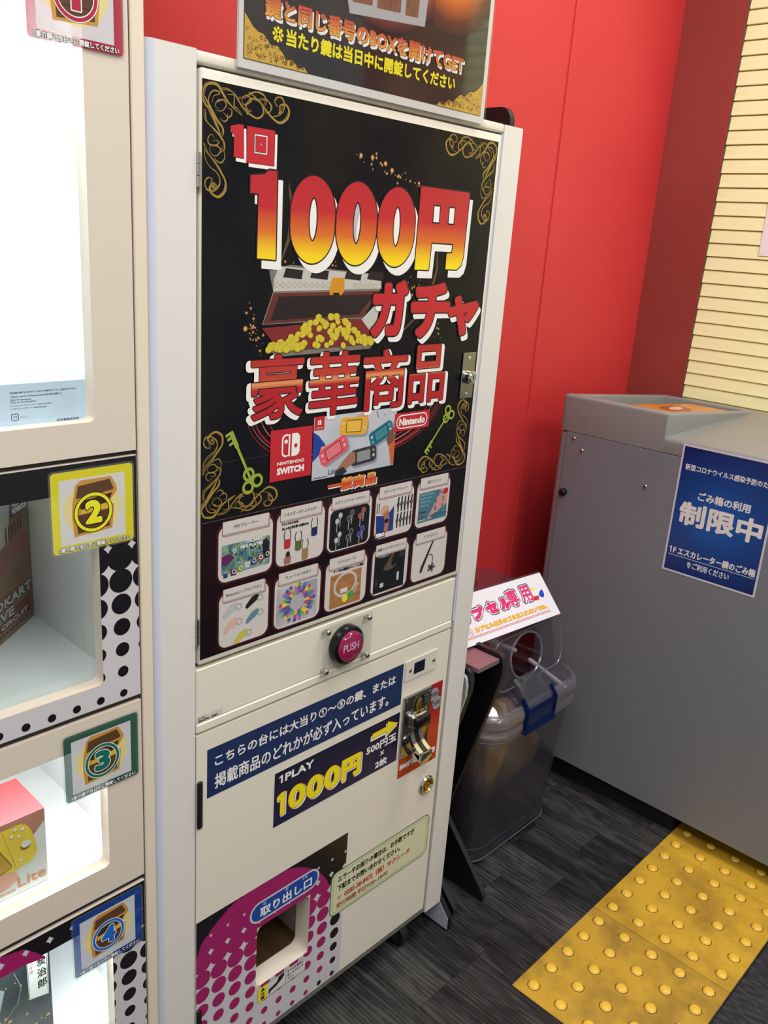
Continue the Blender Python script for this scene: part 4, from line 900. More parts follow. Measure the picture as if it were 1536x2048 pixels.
# header signboard standing on the machine
hs = thing('header_signboard', 'black and gold header sign with white border on top of the machine', 'sign', (-.31, MY - .004, 1.505))
bm = bmesh.new(); box(bm, -.5312, -.0958, MY - .0042, MY - .0008, 1.503, 2.08); put('sign_board', bm, M('sign_white', (232, 228, 222), .35), hs)
bm = bmesh.new(); box(bm, -.5375, -.0935, MY - .0062, MY - .0044, 1.499, 2.085, bev=.0004); put('acrylic_cover', bm, clear('acrylic_sign', (250, 250, 250), .05, 1.45), hs, label='clear acrylic sheet over the sign')
sgb = M('sign_black', (28, 24, 26), .3, var=(11, (58, 48, 36)))
A = Art(); A.rect(-525, 1512.5, -104, 2070, sgb, 1)
glow = radial('sign_glow', (-.185, 1.70), .105, [(0, (255, 236, 130)), (.3, (246, 200, 60)), (.58, (206, 104, 40)), (.8, (96, 50, 36)), (1, (34, 28, 28))])
A.poly(clip(ell(-185, 1705, 104, 104, 60), -525, 1512, -104, 2070), glow, 2)
g2 = radial('sign_halo', (-.31, 1.72), .14, [(0, (240, 200, 180)), (.76, (226, 150, 130)), (.87, (130, 60, 50)), (1, (32, 26, 28))])
A.poly([p for p in ell(-310, 1720, 140, 140, 80) if p[0] < -215], g2, 3)
A.poly([(-380, 1620), (-370, 1588), (-236, 1600), (-222, 1760), (-380, 1760)], M('chest_panel_grey', (170, 168, 168), .4), 4)
for a, b in ((-366, -333), (-325, -283), (-274, -250)): A.poly([(a, 1601 + (a + 366) * .05), (b, 1602 + (b + 366) * .05), (b + 3, 1700), (a, 1700)], M('chest_panel_wood', (134, 84, 56), .5, var=(30, (110, 66, 42), (5, 1, 1))), 5)
hg = grad('header_gradient', [(1.545, (238, 200, 60)), (1.562, (228, 160, 60)), (1.58, (196, 70, 56)), (1.60, (190, 50, 56))])
A.text('鍵と同じ番号のBOXを開けてGET', -497, 1559, -152, 1581, hg, 9, .7, (.7, M('deep_red', (110, 20, 20), .4)), (2.4, -3, .6, white_ink))
A.text('※', -486, 1536.5, -470, 1552.5, yellow_ink, 9, .3); A.text('当たり鍵は当日中に開錠してください', -466, 1535.5, -166, 1553, yellow_ink, 9, .65, (.35, M('ink_olive', (90, 80, 20), .4)))
gold2 = M('gold_print', (206, 164, 60), .35); dkb = M('gold_dark', (70, 46, 20), .4)
for sx, x0 in ((1, -524), (-1, -105)):
    w_ = 92 if sx == 1 else 96; h_ = 40 if sx == 1 else 38
    out_ = [(0, 0), (w_, 0), (w_ - 6, 5), (w_ - 14, 3), (w_ * .74, 10), (w_ * .66, 8), (w_ * .5, 20), (w_ * .4, 19), (w_ * .28, h_ * .7), (w_ * .2, h_ * .72), (w_ * .12, h_ * .82), (7, h_ - 3), (0, h_ + 4)]
    p_ = [(x0 + sx * a, 1513 + b) for a, b in out_]; A.shape(p_, gold2, 5, (.7, dkb))
    rnd = random.Random(4)
    for _ in range(90):
        a = rnd.uniform(3, w_ - 6); b = rnd.uniform(2, h_ * .85 * (1 - a / w_)); r = rnd.uniform(1.6, 2.8); st = rnd.uniform(0, 6)
        A.line([(x0 + sx * a + (r * (1 - k / 12)) * math.cos(st + k * .6), 1514 + b + r * (1 - k / 12) * math.sin(st + k * .6)) for k in range(10)], .6, dkb, 6)
A.done('sign_print', hs, FM(MY - .0043), 'black sign print with gold corners and two lines of writing')

# ------------------------------------------------------------------ left display cabinet with four lit cells
cab = thing('display_cabinet', 'cream prize cabinet with four lit numbered glass cells at left', 'cabinet', (-.89, .33, 0))
CY = .190
cabm = M('cabinet_beige', (216, 203, 186), .42); inw = M('cell_white', (224, 226, 226), .5)
bm = bmesh.new(); box(bm, -.6612, -.6458, CY, .532, 0, 1.95, bev=.0012); put('side_panel', bm, M('cabinet_edge', (226, 212, 190), .4), cab)
bm = bmesh.new(); box(bm, -1.16, -1.1445, CY, .532, 0, 1.95, bev=.0012); put('side_panel', bm, M('cabinet_edge'), cab)
bx('back_panel', (-1.144, -.6615, .521, .532, .02, 1.95), inw, cab)
for z0, z1, cz in ((1.0875, 1.0995, 0), (.7845, .7995, 0), (.5095, .5445, 0), (.238, .2755, 0), (1.612, 1.625, 0), (.02, .035, 0)):
    bx('cell_shelf', (-1.128, -.6765, CY + .020, .5195, z0, z1), inw, cab)
for x0, x1 in ((-.6765, -.6615), (-1.144, -1.129)): bx('cell_lining', (x0, x1, CY + .020, .5195, .036, 1.611), inw, cab)
ledm = M('led_strip', (255, 255, 255), emit=((236, 248, 255), 4.0))
for z in (1.608, 1.0835, .7785, .5055): bx('led_strip', (-.95, -.70, CY + .024, CY + .034, z - .005, z - .0005), ledm if z != 1.0835 else M('led_strip_dim', (255, 255, 255), emit=((236, 248, 255), 1.2)), cab)
for d_ in ((-.6638, -.6614, .036, 1.95), ): bx('gap_shade', (d_[0], d_[1], CY + .003, CY + .0195, d_[2], d_[3]), M('gap_shade_dark', (66, 56, 64), .6), cab, label='dark strip standing for shade in the vertical door gap')  # dark strip added in the vertical door gap to stand for its shade
for za, zb_ in ((1.0870, 1.0923), (.7767, .7843), (.5070, .5160)): bx('gap_shade', (-1.143, -.6641, CY + .005, CY + .0195, za, zb_), M('gap_shade_black', (26, 22, 22), .6), cab)  # dark strips added between the doors to darken the shaded gaps
doors = [(1.0925, 1.615, 1.1295, 1.575), (.7845, 1.0868, .8145, 1.0535), (.5162, .7765, .5565, .7395), (.240, .5068, .2795, .4755)]
pane = clear('door_pane', (248, 251, 250), .03, 1.45)
seam = M('dark_seam', (70, 58, 60), .7)
def chest_sticker(door, num, z0, z1, ink, num_c, x0=-766, x1=-670):
    A = Art(); H_ = z1 - z0; s = 'film%d' % num
    fi = film('sticker_%d' % num, ink); fw_ = film('sticker_white', (222, 220, 222)); fb = film('sticker_brown', (86, 58, 42)); fg = film('sticker_gold', (206, 148, 60)); fd = film('sticker_dark', (40, 26, 20)); fy = film('sticker_glow', (236, 222, 150)); fk = film('sticker_black', (20, 20, 20), .05); fn = film('sticker_num_%d' % num, num_c, .05); ft = film('sticker_txt', (236, 236, 232), .05)
    A.poly(rr(x0 - 2.2, z0 - 2.2, x1 + 2.2, z1 + 2.2, 5), clear('sticker_film', (246, 248, 246), .08, 1.45, .08), 0)
    A.poly(rr(x0, z0, x1, z1, 4.5), fi, 1); A.rect(x0 + 9, z0 + 8.5, x1 - 10, z1 - 9, fw_, 2)
    cx, cz = (x0 + x1) / 2 - .5, (z0 + z1) / 2 + 1
    P = lambda pts: [(cx + a, cz + b) for a, b in pts]
    A.poly(ell(cx, cz, 34, 31, 30), fy, 3)
    A.poly(P([(-24, 8), (-20, 28), (-14, 33), (22, 33), (28, 22), (29, 16), (19, 4), (25, 0), (22, -27), (-23, -30), (-25, -4)]), fg, 4)
    A.poly(P([(-20, 13), (-17, 27), (20, 30), (25, 18), (22, 17)]), fb, 5); A.poly(P([(-18, 9), (23, 14), (18, 4), (-14, -1)]), fd, 5)
    A.poly(P([(-20, -6), (19, -4), (19, -24), (-19, -27)]), fb, 5); A.poly(P([(-14, 0), (18, 3), (19, -3), (-15, -5)]), film('sticker_coin', (226, 196, 60)), 6)
    A.line([(cx - 19, cz - 16), (cx + 19, cz - 14)], .6, fd, 6)
    ri = 20.5; A.line(ell(cx, cz - 5, ri, n=40), 5.2, fk if num == 2 else ft, 7, True); A.line(ell(cx, cz - 5, ri, n=40), 3.4, fn, 8, True)
    if num == 1: A.shape([(cx - 4, cz - 18), (cx + 5, cz - 18), (cx + 5, cz + 9), (cx - 3, cz + 9), (cx - 9, cz + 5), (cx - 9, cz - 1), (cx - 4, cz + 1)], fn, 10, (1.2, ft))
    else: A.text(str(num), cx - 10, cz - 18, cx + 10, cz + 9, fn, 10, 2.0, (1.0, fk if num == 2 else ft))
    A.text('%d番の鍵で当日中に開錠してください' % num, x0 + 6, z0 + 1.6, x1 - 5, z0 + 7.2, ft, 9, .2, (.5, fk), joins=False)
    A.done('number_sticker', door, FM(CY - .0014), 'square treasure chest sticker numbered %d on clear film' % num)
lab = ['plain cream door of the top cell', 'door with black top band and halftone dots', 'plain cream door of the third cell', 'door with magenta, black and white halftone print']
for k, (z0, z1, oz, ot) in enumerate(doors):
    bm = panel_hole(-1.143, -.664, z0, z1, rr(-1.093, oz, -.7125, ot, .0065, 5), CY, CY + .018)
    d = put('cabinet_door', bm, cabm, cab, label=lab[k])
    bx('door_pane', (-1.110, -.695, CY + .0182, CY + .0198, oz - .015, ot + .015), pane, d, label='clear pane')
    if k == 1 or k == 3:
        A = Art(); hx = (-1093, oz * 1000, -712.8, ot * 1000); o4 = (-1142.5, z0 * 1000 + .6, -664.5, z1 * 1000 - .6)
        zn4 = [(hx[2], o4[1], o4[2], o4[3]), (o4[0], o4[1], hx[0], o4[3]), (hx[0], o4[1], hx[2], hx[1]), (hx[0], hx[3], hx[2], o4[3])]
        zb = 794 if k == 1 else 244; xb = -687 if k == 1 else -690; blkz = zb + 268 if k == 1 else 468
        for zn in zn4:
            A.rect(*zn, wprint, 1)
        for i in range(-16, 3):
            for j in range(0, 11):
                x, z = xb + i * 30, zb + j * 29.2; r = min(5 + (z - zb) * (.066 if k == 1 else .0545), 23 if k == 1 else 17.6)
                for zn in zn4:
                    if x + r < zn[0] or x - r > zn[2] or z + r < zn[1] or z - r > zn[3]: continue
                    e_ = clip(ell(x, z, r, n=28), *zn)
                    if not e_: continue
                    A.loose(e_, [tuple(range(len(e_)))], blk, 3)
                    m_ = into_circle(e_, -925, 385, 150) if k == 3 else []
                    if m_: A.loose(m_, [tuple(range(len(m_)))], mg, 4)
        A.done('halftone_print', d, FM(CY - .0002), 'dotted halftone print')
    zz = {0: (1487, 1582, (176, 34, 62), (176, 34, 62)), 1: (988, 1079, (232, 222, 40), (236, 230, 40)), 2: (674, 763, (14, 84, 66), (20, 110, 96)), 3: (411, 502, (20, 66, 150), (26, 104, 200))}[k]
    chest_sticker(d, k + 1, *zz)
    for x in (-.7065,):
        for z in (oz + .03, ot - .03): bx('rivet', (x - .0006, x + .0006, CY + .0175, CY + .018, z, z + .0012), seam, d)
# prizes inside the cells
def carton(name, label, o, ux, uy, wd, dp, h, m, rot, group=None):
    """box standing on z=o.z, its front right-bottom corner at o, front runs to -x (rotated)"""
    w_ = Matrix.Translation(o) @ Matrix.Rotation(rot, 4, 'Z')
    t = thing(name, label, 'box', tuple(o)); bm = bmesh.new(); box(bm, -wd, 0, 0, dp, 0, h, bev=.0006); put('carton', bm, m, t, world=w_)
    return t, w_ @ FM(-.0002)
t, F_ = carton('product_box', 'pale grey box printed with small writing in the top cell', Vector((-.6875, .25, 1.0998)), 0, 0, .34, .09, .0647, M('box_grey', (176, 190, 208), .45), 0)
A = Art(); X_ = lambda x: x + 687.5; Z_ = lambda z: z - 1099.8; tk = M('small_print', (60, 62, 84), .5)
A.rect(-339, .5, -.5, 64.2, M('box_face', (184, 196, 212), .4), 0)
for s_, a, b, z in (('外箱は商品を保護するためのものです。破れなどの損傷がありましても、交換はお受けできません。', -776, -701, 1153.6), ('Nintendo SwitchおよびNintendo Switchは任天堂の商標です。', -775, -718, 1149.5), ('©2019 Nintendo', -776, -753, 1146), ('HAC-R-AL3PA(JPN)', -776, -748, 1143), ('リングフィット アドベンチャー: MADE IN JAPAN', -776, -731, 1139.6), ('リングコン/レッグバンド: MADE IN CHINA', -776, -736, 1136.4)):
    A.text(s_, X_(a), Z_(z), X_(b), Z_(z + 2.1), tk, 1, .06, joins=False)
A.text('任天堂株式会社', X_(-726), Z_(1119), X_(-699), Z_(1122.6), tk, 1, .15, joins=False)
A.line(rr(X_(-775.5), Z_(1125), X_(-768), Z_(1132), 1.2), .8, tk, 1, True); A.text('プラ', X_(-773.6), Z_(1126.6), X_(-769.6), Z_(1130), tk, 1, .1, joins=False)
A.text('内装:フィルム', X_(-766), Z_(1127), X_(-757), Z_(1129), tk, 1, joins=False); A.done('box_print', t, F_)
ka = math.atan2(.64, .77)
t, F_ = carton('racing_game_box', 'brown racing toy box with silver lettering standing in cell two', Vector((-.678, .446, .8)), 0, 0, .21, .06, .235, M('box_brown', (96, 74, 62), .5), ka)
A = Art(); A.rect(-209.5, .5, -.5, 234, M('kart_art', (124, 92, 74), .4, var=(8, (160, 130, 104), (1, 1.6, 1))), 0)
A.poly([(-210, 60), (-210, 92), (-60, 128), (-8, 130), (-8, 112), (-90, 92)], M('road_red', (150, 96, 88), .5, var=(20, (140, 104, 92))), 1)
A.poly([(-210, 96), (-210, 234), (-40, 234), (-46, 200), (-56, 130)], M('street_grey', (176, 170, 168), .5, var=(14, (196, 184, 160), (4, 1, 1))), 1)
for k_ in range(6):
    x = -64 + k_ * 8; A.rect(x, 128 + k_ * 1.5, x + 4.2, 150 + k_ * 1.5, M('window_tan', (122, 100, 74), .5), 2); A.rect(x + 1, 131 + k_ * 1.5, x + 3.2, 147 + k_ * 1.5, M('window_dark', (60, 52, 46), .5), 3)
A.poly([(-46, 159), (-2, 161), (-1, 182), (-46, 186)], M('plate_navy', (22, 40, 62), .4), 4); A.text('VELOCITY', -43, 171, -3, 180, white_ink, 5, .5); A.text('MOMENTUM', -43, 161.5, -3, 170, white_ink, 5, .5)
sl = M('letters_silver', (190, 188, 186), .35); ot_ = (1.1, M('letters_black', (20, 18, 20), .4))
A.text('MARIOKART', -172, 44, -3, 58, sl, 6, 1.1, ot_); A.text('LIVE', -113, 27, -54, 41, sl, 6, 1.1, ot_)
A.rect(-209, 15, -8, 25.5, M('band_red', (124, 34, 42), .4), 4); A.text('HOME CIRCUIT', -150, 16.5, -16, 24, sl, 6, .7)
for i_ in range(4): A.rect(-50, 29 + i_ * 2.3, -4 - i_, 29.8 + i_ * 2.3, M('band_red'), 4)
for i_ in range(9): A.rect(-96 + i_ * 9, 8, -91 + i_ * 9, 10.4, M('letters_black'), 4)
A.done('box_print', t, F_, 'printed street scene with silver lettering')
t, F_ = carton('handheld_console_box', 'red topped console box showing a yellow handheld in cell three', Vector((-.774, .2305, .545)), 0, 0, .20, .078, .106, M('box_red_top', (190, 66, 70), .45), 0)
A = Art(); A.rect(-199.5, .4, -.4, 105.6, M('box_pale_face', (196, 194, 188), .4), 0)
X_ = lambda x: x + 774; Z_ = lambda z: z - 545
A.poly([(X_(a), Z_(b)) for a, b in ((-860, 650), (-774.5, 650), (-774.5, 634), (-790, 618), (-806, 612), (-860, 620))], skin3, 1)
cyel = M('console_yellow2', (206, 176, 50), .4); cdk_ = M('console_line', (150, 120, 30), .4)
A.poly([(X_(a), Z_(b)) for a, b in catmull([(-900, 641), (-820, 642), (-803, 641), (-794, 632), (-788, 612), (-786, 596), (-791, 586), (-803, 582), (-830, 576), (-900, 560)], 5)], cyel, 2)
A.line([(X_(-826), Z_(640)), (X_(-813), Z_(583))], .6, cdk_, 3); A.poly([(X_(a), Z_(b)) for a, b in ((-900, 618), (-834, 622), (-818, 590), (-819, 586), (-900, 570))], M('console_screen', (176, 140, 44), .3), 3)
A.line([(X_(a), Z_(b)) for a, b in ((-834, 622), (-818, 590), (-819, 586), (-860, 577))], .8, black_ink, 4)
for x, z, r in ((-811, 637, 2.5), (-802, 634, 2.5), (-816, 629.5, 2.5), (-807, 626, 2.5), (-807, 592, 2.4)): A.poly(ell(X_(x), Z_(z) - .6, r, n=14), cdk_, 4); A.poly(ell(X_(x), Z_(z), r * .9, n=14), M('stick_pale', (206, 204, 192), .4), 5)
A.poly(ell(X_(-800), Z_(609), 6.4, 5.6, 20), M('stick_shadow', (110, 90, 40), .4), 4); A.poly(ell(X_(-799), Z_(611.5), 6, 5, 20), M('stick_pale'), 5); A.poly(ell(X_(-799), Z_(612.5), 4, 3.2, 20), M('stick_grey'), 6)
A.poly([(X_(a), Z_(b)) for a, b in ((-840, 584), (-826, 582), (-812, 576), (-812, 566), (-824, 560), (-850, 556), (-860, 570))], skin, 6)
A.text('Lite', X_(-812), Z_(553), X_(-777), Z_(568), M('orange_ink', (200, 120, 70), .4), 7, .2); A.text('Nintendo Switch', X_(-862), Z_(551), X_(-815.5), Z_(555.5), M('orange_ink'), 7, .1, joins=False)
A.done('box_print', t, F_, 'printed hand holding a yellow console')
t, F_ = carton('figure_box', 'dark figure box with vertical brushed writing in the lowest cell', Vector((-.766, .26, .276)), 0, 0, .18, .12, .195, M('box_dark', (24, 28, 36), .4), 0)
A = Art(); X_ = lambda x: x + 766; Z_ = lambda z: z - 276
A.rect(-179.5, .5, -.5, 194, M('figure_art', (22, 26, 32), .35, var=(9, (58, 66, 64))), 0)
A.poly([(X_(a), Z_(b)) for a, b in ((-797, 343), (-770, 336), (-768, 470), (-797, 470))], M('strip_pale', (186, 186, 180), .4), 1); A.line([(X_(a), Z_(b)) for a, b in ((-796, 344), (-771, 337), (-769.5, 469), (-796, 469))], .7, black_ink, 2, True)
for i_, c in enumerate('竈門炭治郎'): A.text(c, X_(-784.5), Z_(418 - i_ * 18 + 6), X_(-771.5), Z_(418 - i_ * 18 + 21), black_ink, 2, .4, joins=False)
for i_, c in enumerate('水の呼吸'): A.text(c, X_(-794), Z_(404 - i_ * 7), X_(-789), Z_(409.5 - i_ * 7), black_ink, 2, joins=False)
A.line([(X_(-814), Z_(400)), (X_(-806), Z_(372)), (X_(-812), Z_(348)), (X_(-830), Z_(330))], .9, M('swirl_grey', (110, 124, 124), .4), 3)
A.line([(X_(-850), Z_(400)), (X_(-830), Z_(380)), (X_(-840), Z_(340)), (X_(-826), Z_(300))], lambda t: 1 + 5 * math.sin(math.pi * t), M('swirl_pale', (120, 130, 132), .4), 3)
rnd = random.Random(8)
for _ in range(26):
    x, z = rnd.uniform(X_(-860), X_(-768)), rnd.uniform(Z_(285), Z_(336 + rnd.random() * 70)); s = rnd.uniform(1, 2.4)
    A.poly([(x - s, z - s), (x + s, z - s * .7), (x + s, z + s), (x - s, z + s * .8)], M('fleck_gold', (158, 122, 50), .4), 4)
A.done('box_print', t, F_, 'dark print with gold flecks and white name strip')

# ------------------------------------------------------------------ low black stand between machine and capsule bin
st = thing('side_stand', 'low black stand with grey top tinted by painted reflection between machine and clear bin', 'stand', (.09, .3, 0))
def kplate(dy, dz):
    p = [(.1717 + dy, 0), (.1717 + dy, .016), (.1767 + dy, .0235), (.2927 + dy, .153 + dz), (.2922 + dy, .169 + dz), (.208 + dy, .469 + dz), (.1922 + dy, .532 + dz), (.1915 + dy, .555 + dz)]
    for k in range(6):
        a = math.radians(180 - 90 * k / 5); p.append((.2065 + dy + .013 * math.cos(a), .5645 + dz + .013 * math.sin(a)))
    return p + [(.47, .5775 + dz), (.47, 0)]
blk2 = M('stand_edge', (40, 40, 42), .4)
for x0, x1, dy, dz in ((.131, .1432, 0, 0), (.052, .0640, .016, -.013)):
    bm = bmesh.new(); prism(bm, kplate(dy, dz), x0, x1, 'yz', bev=.0007)
    for f in bm.faces: f.material_index = 0 if abs(f.normal.x) > .8 else 1
    bm.normal_update()
    for f in bm.faces: f.material_index = 0 if abs(f.normal.x) > .8 else 1
    put('side_board', bm, [M('stand_black', (14, 14, 15), .45), blk2], st)
bm = bmesh.new(); box(bm, .0642, .1308, .2015, .46, .558, .5675, mi=0)
bm.normal_update()
for f in bm.faces: f.material_index = 1 if f.normal.y < -.5 else 0
put('top_shelf', bm, [M('reflect_tint_top', (150, 104, 112), .35), M('grey_edge', (112, 106, 100), .4)], st, label='grey shelf tinted mauve by painted red reflection, grey front edge')  # red wall's reflection put into the colour of a grey top
bx('back_board', (.0642, .1308, .44, .452, .0, .557), M('stand_black'), st)
bm = bmesh.new(); prism(bm, [(y - .006, z - .01) for y, z in kplate(.026, -.014)][4:-2] + [(.46, .55), (.46, .30)], .045, .0515, 'yz'); put('white_liner', bm, M('liner_white', (190, 188, 184), .5), st, label='thin white liner beside left board')

# ------------------------------------------------------------------ clear capsule bin
cb = thing('capsule_bin', 'clear plastic capsule bin with domed lid and blue latch', 'bin', (.33, .39, 0))
shell = clear('bin_shell', (196, 196, 204), .12, 1.5, .20, (104, 98, 112), 1.5); lidm = clear('lid_shell', (214, 214, 222), .05, 1.5, .07, (150, 148, 160), 1.8); rimm = clear('rim_shell', (206, 206, 214), .2, 1.5, .14, (196, 192, 200), 2.4)
def loft(bm, secs, n=12, cap=None, sub=1):
    """secs: (x0,x1,y0,y1,r,z)"""
    full = []
    for a, b in zip(secs[:-1], secs[1:]):
        for k in range(sub): full.append([u + (v - u) * k / sub for u, v in zip(a, b)])
    full.append(list(secs[-1])); rg_ = []
    for x0, x1, y0, y1, r, z in full: rg_.append([bm.verts.new((p[0], p[1], z)) for p in rr(x0, y0, x1, y1, r, n)])
    m_ = len(rg_[0])
    for a, b in zip(rg_[:-1], rg_[1:]):
        for k in range(m_): bm.faces.new((a[k], a[(k + 1) % m_], b[(k + 1) % m_], b[k]))
    if cap in ('both', 'bottom'): bm.faces.new(rg_[0])
    if cap in ('both', 'top'): bm.faces.new(rg_[-1])
    return rg_
bm = bmesh.new(); loft(bm, [(.190, .482, .262, .530, .05, .0), (.180, .492, .250, .540, .055, .006), (.176, .496, .246, .544, .055, .020), (.172, .499, .243, .546, .058, .045), (.158, .505, .214, .560, .065, .352)], 8, 'bottom')
put('bin_body', bm, shell, cb, smooth=True, label='clear grey tapered bin body')
bm = bmesh.new()
for q, (z, gx, rd) in enumerate(((.050, .0, .0016), (.020, .004, .0014))):
    p = [(a, b, z) for a, b in rr(.172 - gx / 2, .243 - gx / 2 + .001, .499 - .001, .546, .058, 8)]; tube(bm, p, rd, 6, True)
put('base_ridge', bm, rimm, cb, smooth=True)
bm = bmesh.new()
loft(bm, [(.156 - g, .507 + g, .212 - g, .562 + g, .07, z) for z, g in ((.340, -.004), (.343, .002), (.350, .0055), (.358, .006), (.366, .002), (.370, .002), (.376, .0065), (.386, .008), (.396, .0065), (.403, .001), (.408, -.006))], 10)
for z, g, rd in ((.366, .004, .0016), (.343, .002, .0018), (.404, .000, .0022)): tube(bm, [(a, b, z) for a, b in rr(.156 - g, .212 - g, .507 + g, .562 + g, .07, 9)], rd, 6, True)
put('lid_rim', bm, rimm, cb, smooth=True, label='thick clear rolled rim')
bm = bmesh.new(); nf = 40; rows = []
secs = [(.158, .505, .214, .560, .066, .405), (.172, .492, .232, .548, .06, .418), (.186, .474, .246, .538, .05, .424), (.188, .472, .249, .536, .045, .434), (.203, .458, .272, .516, .042, .545), (.208, .452, .288, .510, .04, .566), (.214, .446, .318, .504, .04, .586), (.222, .438, .356, .492, .038, .602), (.236, .424, .386, .474, .03, .606)]
full = []
for i_, (a, b) in enumerate(zip(secs[:-1], secs[1:])):
    sb = 26 if i_ == 3 else 2
    for k in range(sb): full.append([u + (v - u) * k / sb for u, v in zip(a, b)])
full.append(list(secs[-1]))
def ring_pts(x0, x1, y0, y1, r):
    p = rr(x0, y0, x1, y1, r, 6); out = []
    for i_ in range(len(p)):
        a, b = p[i_], p[(i_ + 1) % len(p)]; d = math.hypot(b[0] - a[0], b[1] - a[1]); m_ = 34 if i_ == 20 else 1   # front straight run gets fine points
        for k in range(m_): out.append((a[0] + (b[0] - a[0]) * k / m_, a[1] + (b[1] - a[1]) * k / m_))
    return out
HC, HR = (.322, .4915), (.059, .050)
rg_ = []
for x0, x1, y0, y1, r, z in full: rg_.append([bm.verts.new((p[0], p[1], z)) for p in ring_pts(x0, x1, y0, y1, r)])
for a, b in zip(rg_[:-1], rg_[1:]):
    for k in range(len(a)): bm.faces.new((a[k], a[(k + 1) % len(a)], b[(k + 1) % len(a)], b[k]))
bm.faces.new(rg_[-1])
for v in bm.verts:
    if v.co.y < .29 and .43 < v.co.z < .55:
        dx, dz = (v.co.x - HC[0]) / HR[0], (v.co.z - HC[1]) / HR[1]; q = math.hypot(dx, dz)
        if .93 < q < 1.07 and abs(v.co.x - HC[0]) < .10: v.co.x = HC[0] + dx / q * HR[0]; v.co.z = HC[1] + dz / q * HR[1]; v.co.y = .249 + (v.co.z - .434) * .207
kill = [f for f in bm.faces if (c := f.calc_center_median()).y < .30 and .42 < c.z < .56 and ((c.x - HC[0]) / HR[0]) ** 2 + ((c.z - HC[1]) / HR[1]) ** 2 < .985]
bmesh.ops.delete(bm, geom=kill, context='FACES')
lid = put('lid', bm, lidm, cb, smooth=True, label='clear domed lid with round hole')
bm = bmesh.new(); tube(bm, [(HC[0] + HR[0] * math.cos(t) , .2475 + (HC[1] + HR[1] * math.sin(t) - .434) * .207, HC[1] + HR[1] * math.sin(t)) for t in [2 * math.pi * k / 48 for k in range(48)]], .0028, 8, True)
put('hole_rim', bm, rimm, lid, smooth=True)
bm = bmesh.new(); tube(bm, [(x_, .2455 + (z_ - .434) * .207 if z_ < .55 else .272, z_) for x_, z_ in rr(.205, .438, .456, .548, .03, 6)], .0016, 6, True); put('panel_ridge', bm, rimm, lid, smooth=True)
wr = M('rod_white', (214, 210, 214), .35)
for a, b in (((.478, .240, .366), (.478, .345, .394)), ((.395, .335, .449), (.300, .430, .50))):
    bm = bmesh.new(); a, b = Vector(a), Vector(b); dr = (b - a).normalized(); tube(bm, [a - dr * .004, a, b, b + dr * .004], [.002, .0055, .0055, .002], 10); put('white_rod', bm, wr, lid, smooth=True, label='white rod seen through the lid')
# blue latch
bl = clear('latch_blue', (36, 70, 140), .15, 1.5, .55, (10, 36, 92), 1.0)
bm = bmesh.new(); YL = .2005
for x0, x1 in ((.2600, .2665), (.3665, .3730)):
    prism(bm, [(YL - .002, .350), (YL + .006, .350), (YL + .008, .40), (YL + .020, .420), (YL + .014, .425), (YL, .406), (YL - .004, .40)], x0, x1, 'yz', bev=.0008)
box(bm, .2665, .3665, YL - .003, YL + .003, .392, .401, bev=.001); box(bm, .2665, .3665, YL - .003, YL + .003, .350, .358, bev=.001); box(bm, .2585, .3745, YL - .004, YL + .008, .344, .350, bev=.001)
lt = put('latch', bm, bl, cb, label='translucent blue latch frame')
bx('latch_window', (.2665, .3665, YL, YL + .002, .358, .392), clear('latch_window', (120, 150, 200), .1, 1.5, .12, (60, 90, 150)), lt)
bm = bmesh.new(); prism(bm, [(YL + .010, .402), (YL + .003, .404), (YL + .034, .442), (YL + .050, .452), (YL + .056, .440), (YL + .036, .422)], .2670, .3660, 'yz', bev=.001); put('latch_bridge', bm, lidm, lt, smooth=True)
bm = bmesh.new(); bmesh.ops.create_uvsphere(bm, u_segments=40, v_segments=24, radius=1)
for v in bm.verts:
    p = v.co.copy(); n_ = noise.noise(p * 2.1) * .16 + noise.noise(p * 6) * .05; p *= 1 + n_
    zz_ = p.z; k_ = 1 - .28 * max(0, -zz_); v.co = Vector((.372 + p.x * .120 * k_ - .03 * max(0, -zz_), .352 + p.y * .095 * k_, .196 + zz_ * .104))
put('brown_bag', bm, M('bag_brown', (158, 128, 84), .5, bump=(45, .5, .006), var=(14, (128, 104, 68))), None, smooth=True)
o = bpy.data.objects['brown_bag']; tag(o, 'crumpled brown bag inside the clear capsule bin', 'bag')
bm = bmesh.new(); box(bm, .235, .425, .486, .5, .545, .588, bev=.006, seg=2); box(bm, .25, .41, .470, .487, .560, .572, bev=.003, seg=2); put('rear_latch', bm, M('latch_navy', (26, 28, 66), .25), cb, smooth=True, label='dark blue rear latch of the lid')

# capsule sign lying on the lid
eu = Vector((.998, 0, -.0628)).normalized(); ev = Vector((.0459, .6834, .7286)); ev = (ev - eu * ev.dot(eu)).normalized(); en = eu.cross(ev)
O_ = Vector((.4445, .26, .556)) 
Fs = Matrix.Identity(4)
for i_ in range(3): Fs[i_][0] = eu[i_]; Fs[i_][1] = ev[i_]; Fs[i_][2] = en[i_]; Fs[i_][3] = O_[i_]
cs_ = thing('capsule_only_sign', 'white sign with pink outlined lettering leaning on clear bin lid', 'sign', tuple(O_ - eu * .16))
bm = bmesh.new(); box(bm, -.345, 0, 0, .104, -.0015, 0); put('sign_card', bm, M('card_gloss_white', (236, 234, 240), .3), cs_, world=Fs)
bm = bmesh.new(); box(bm, -.350, .0015, -.0015, .1085, -.003, -.0017); put('sign_sleeve', bm, clear('sleeve', (220, 210, 216), .1, 1.45, .15, (150, 110, 120)), cs_, world=Fs)
A = Art(); pk = M('sign_pink', (222, 52, 122), .35); wi = M('sign_white_ink', (240, 238, 242), .35); bk = M('sign_black_ink', (30, 34, 44), .35)
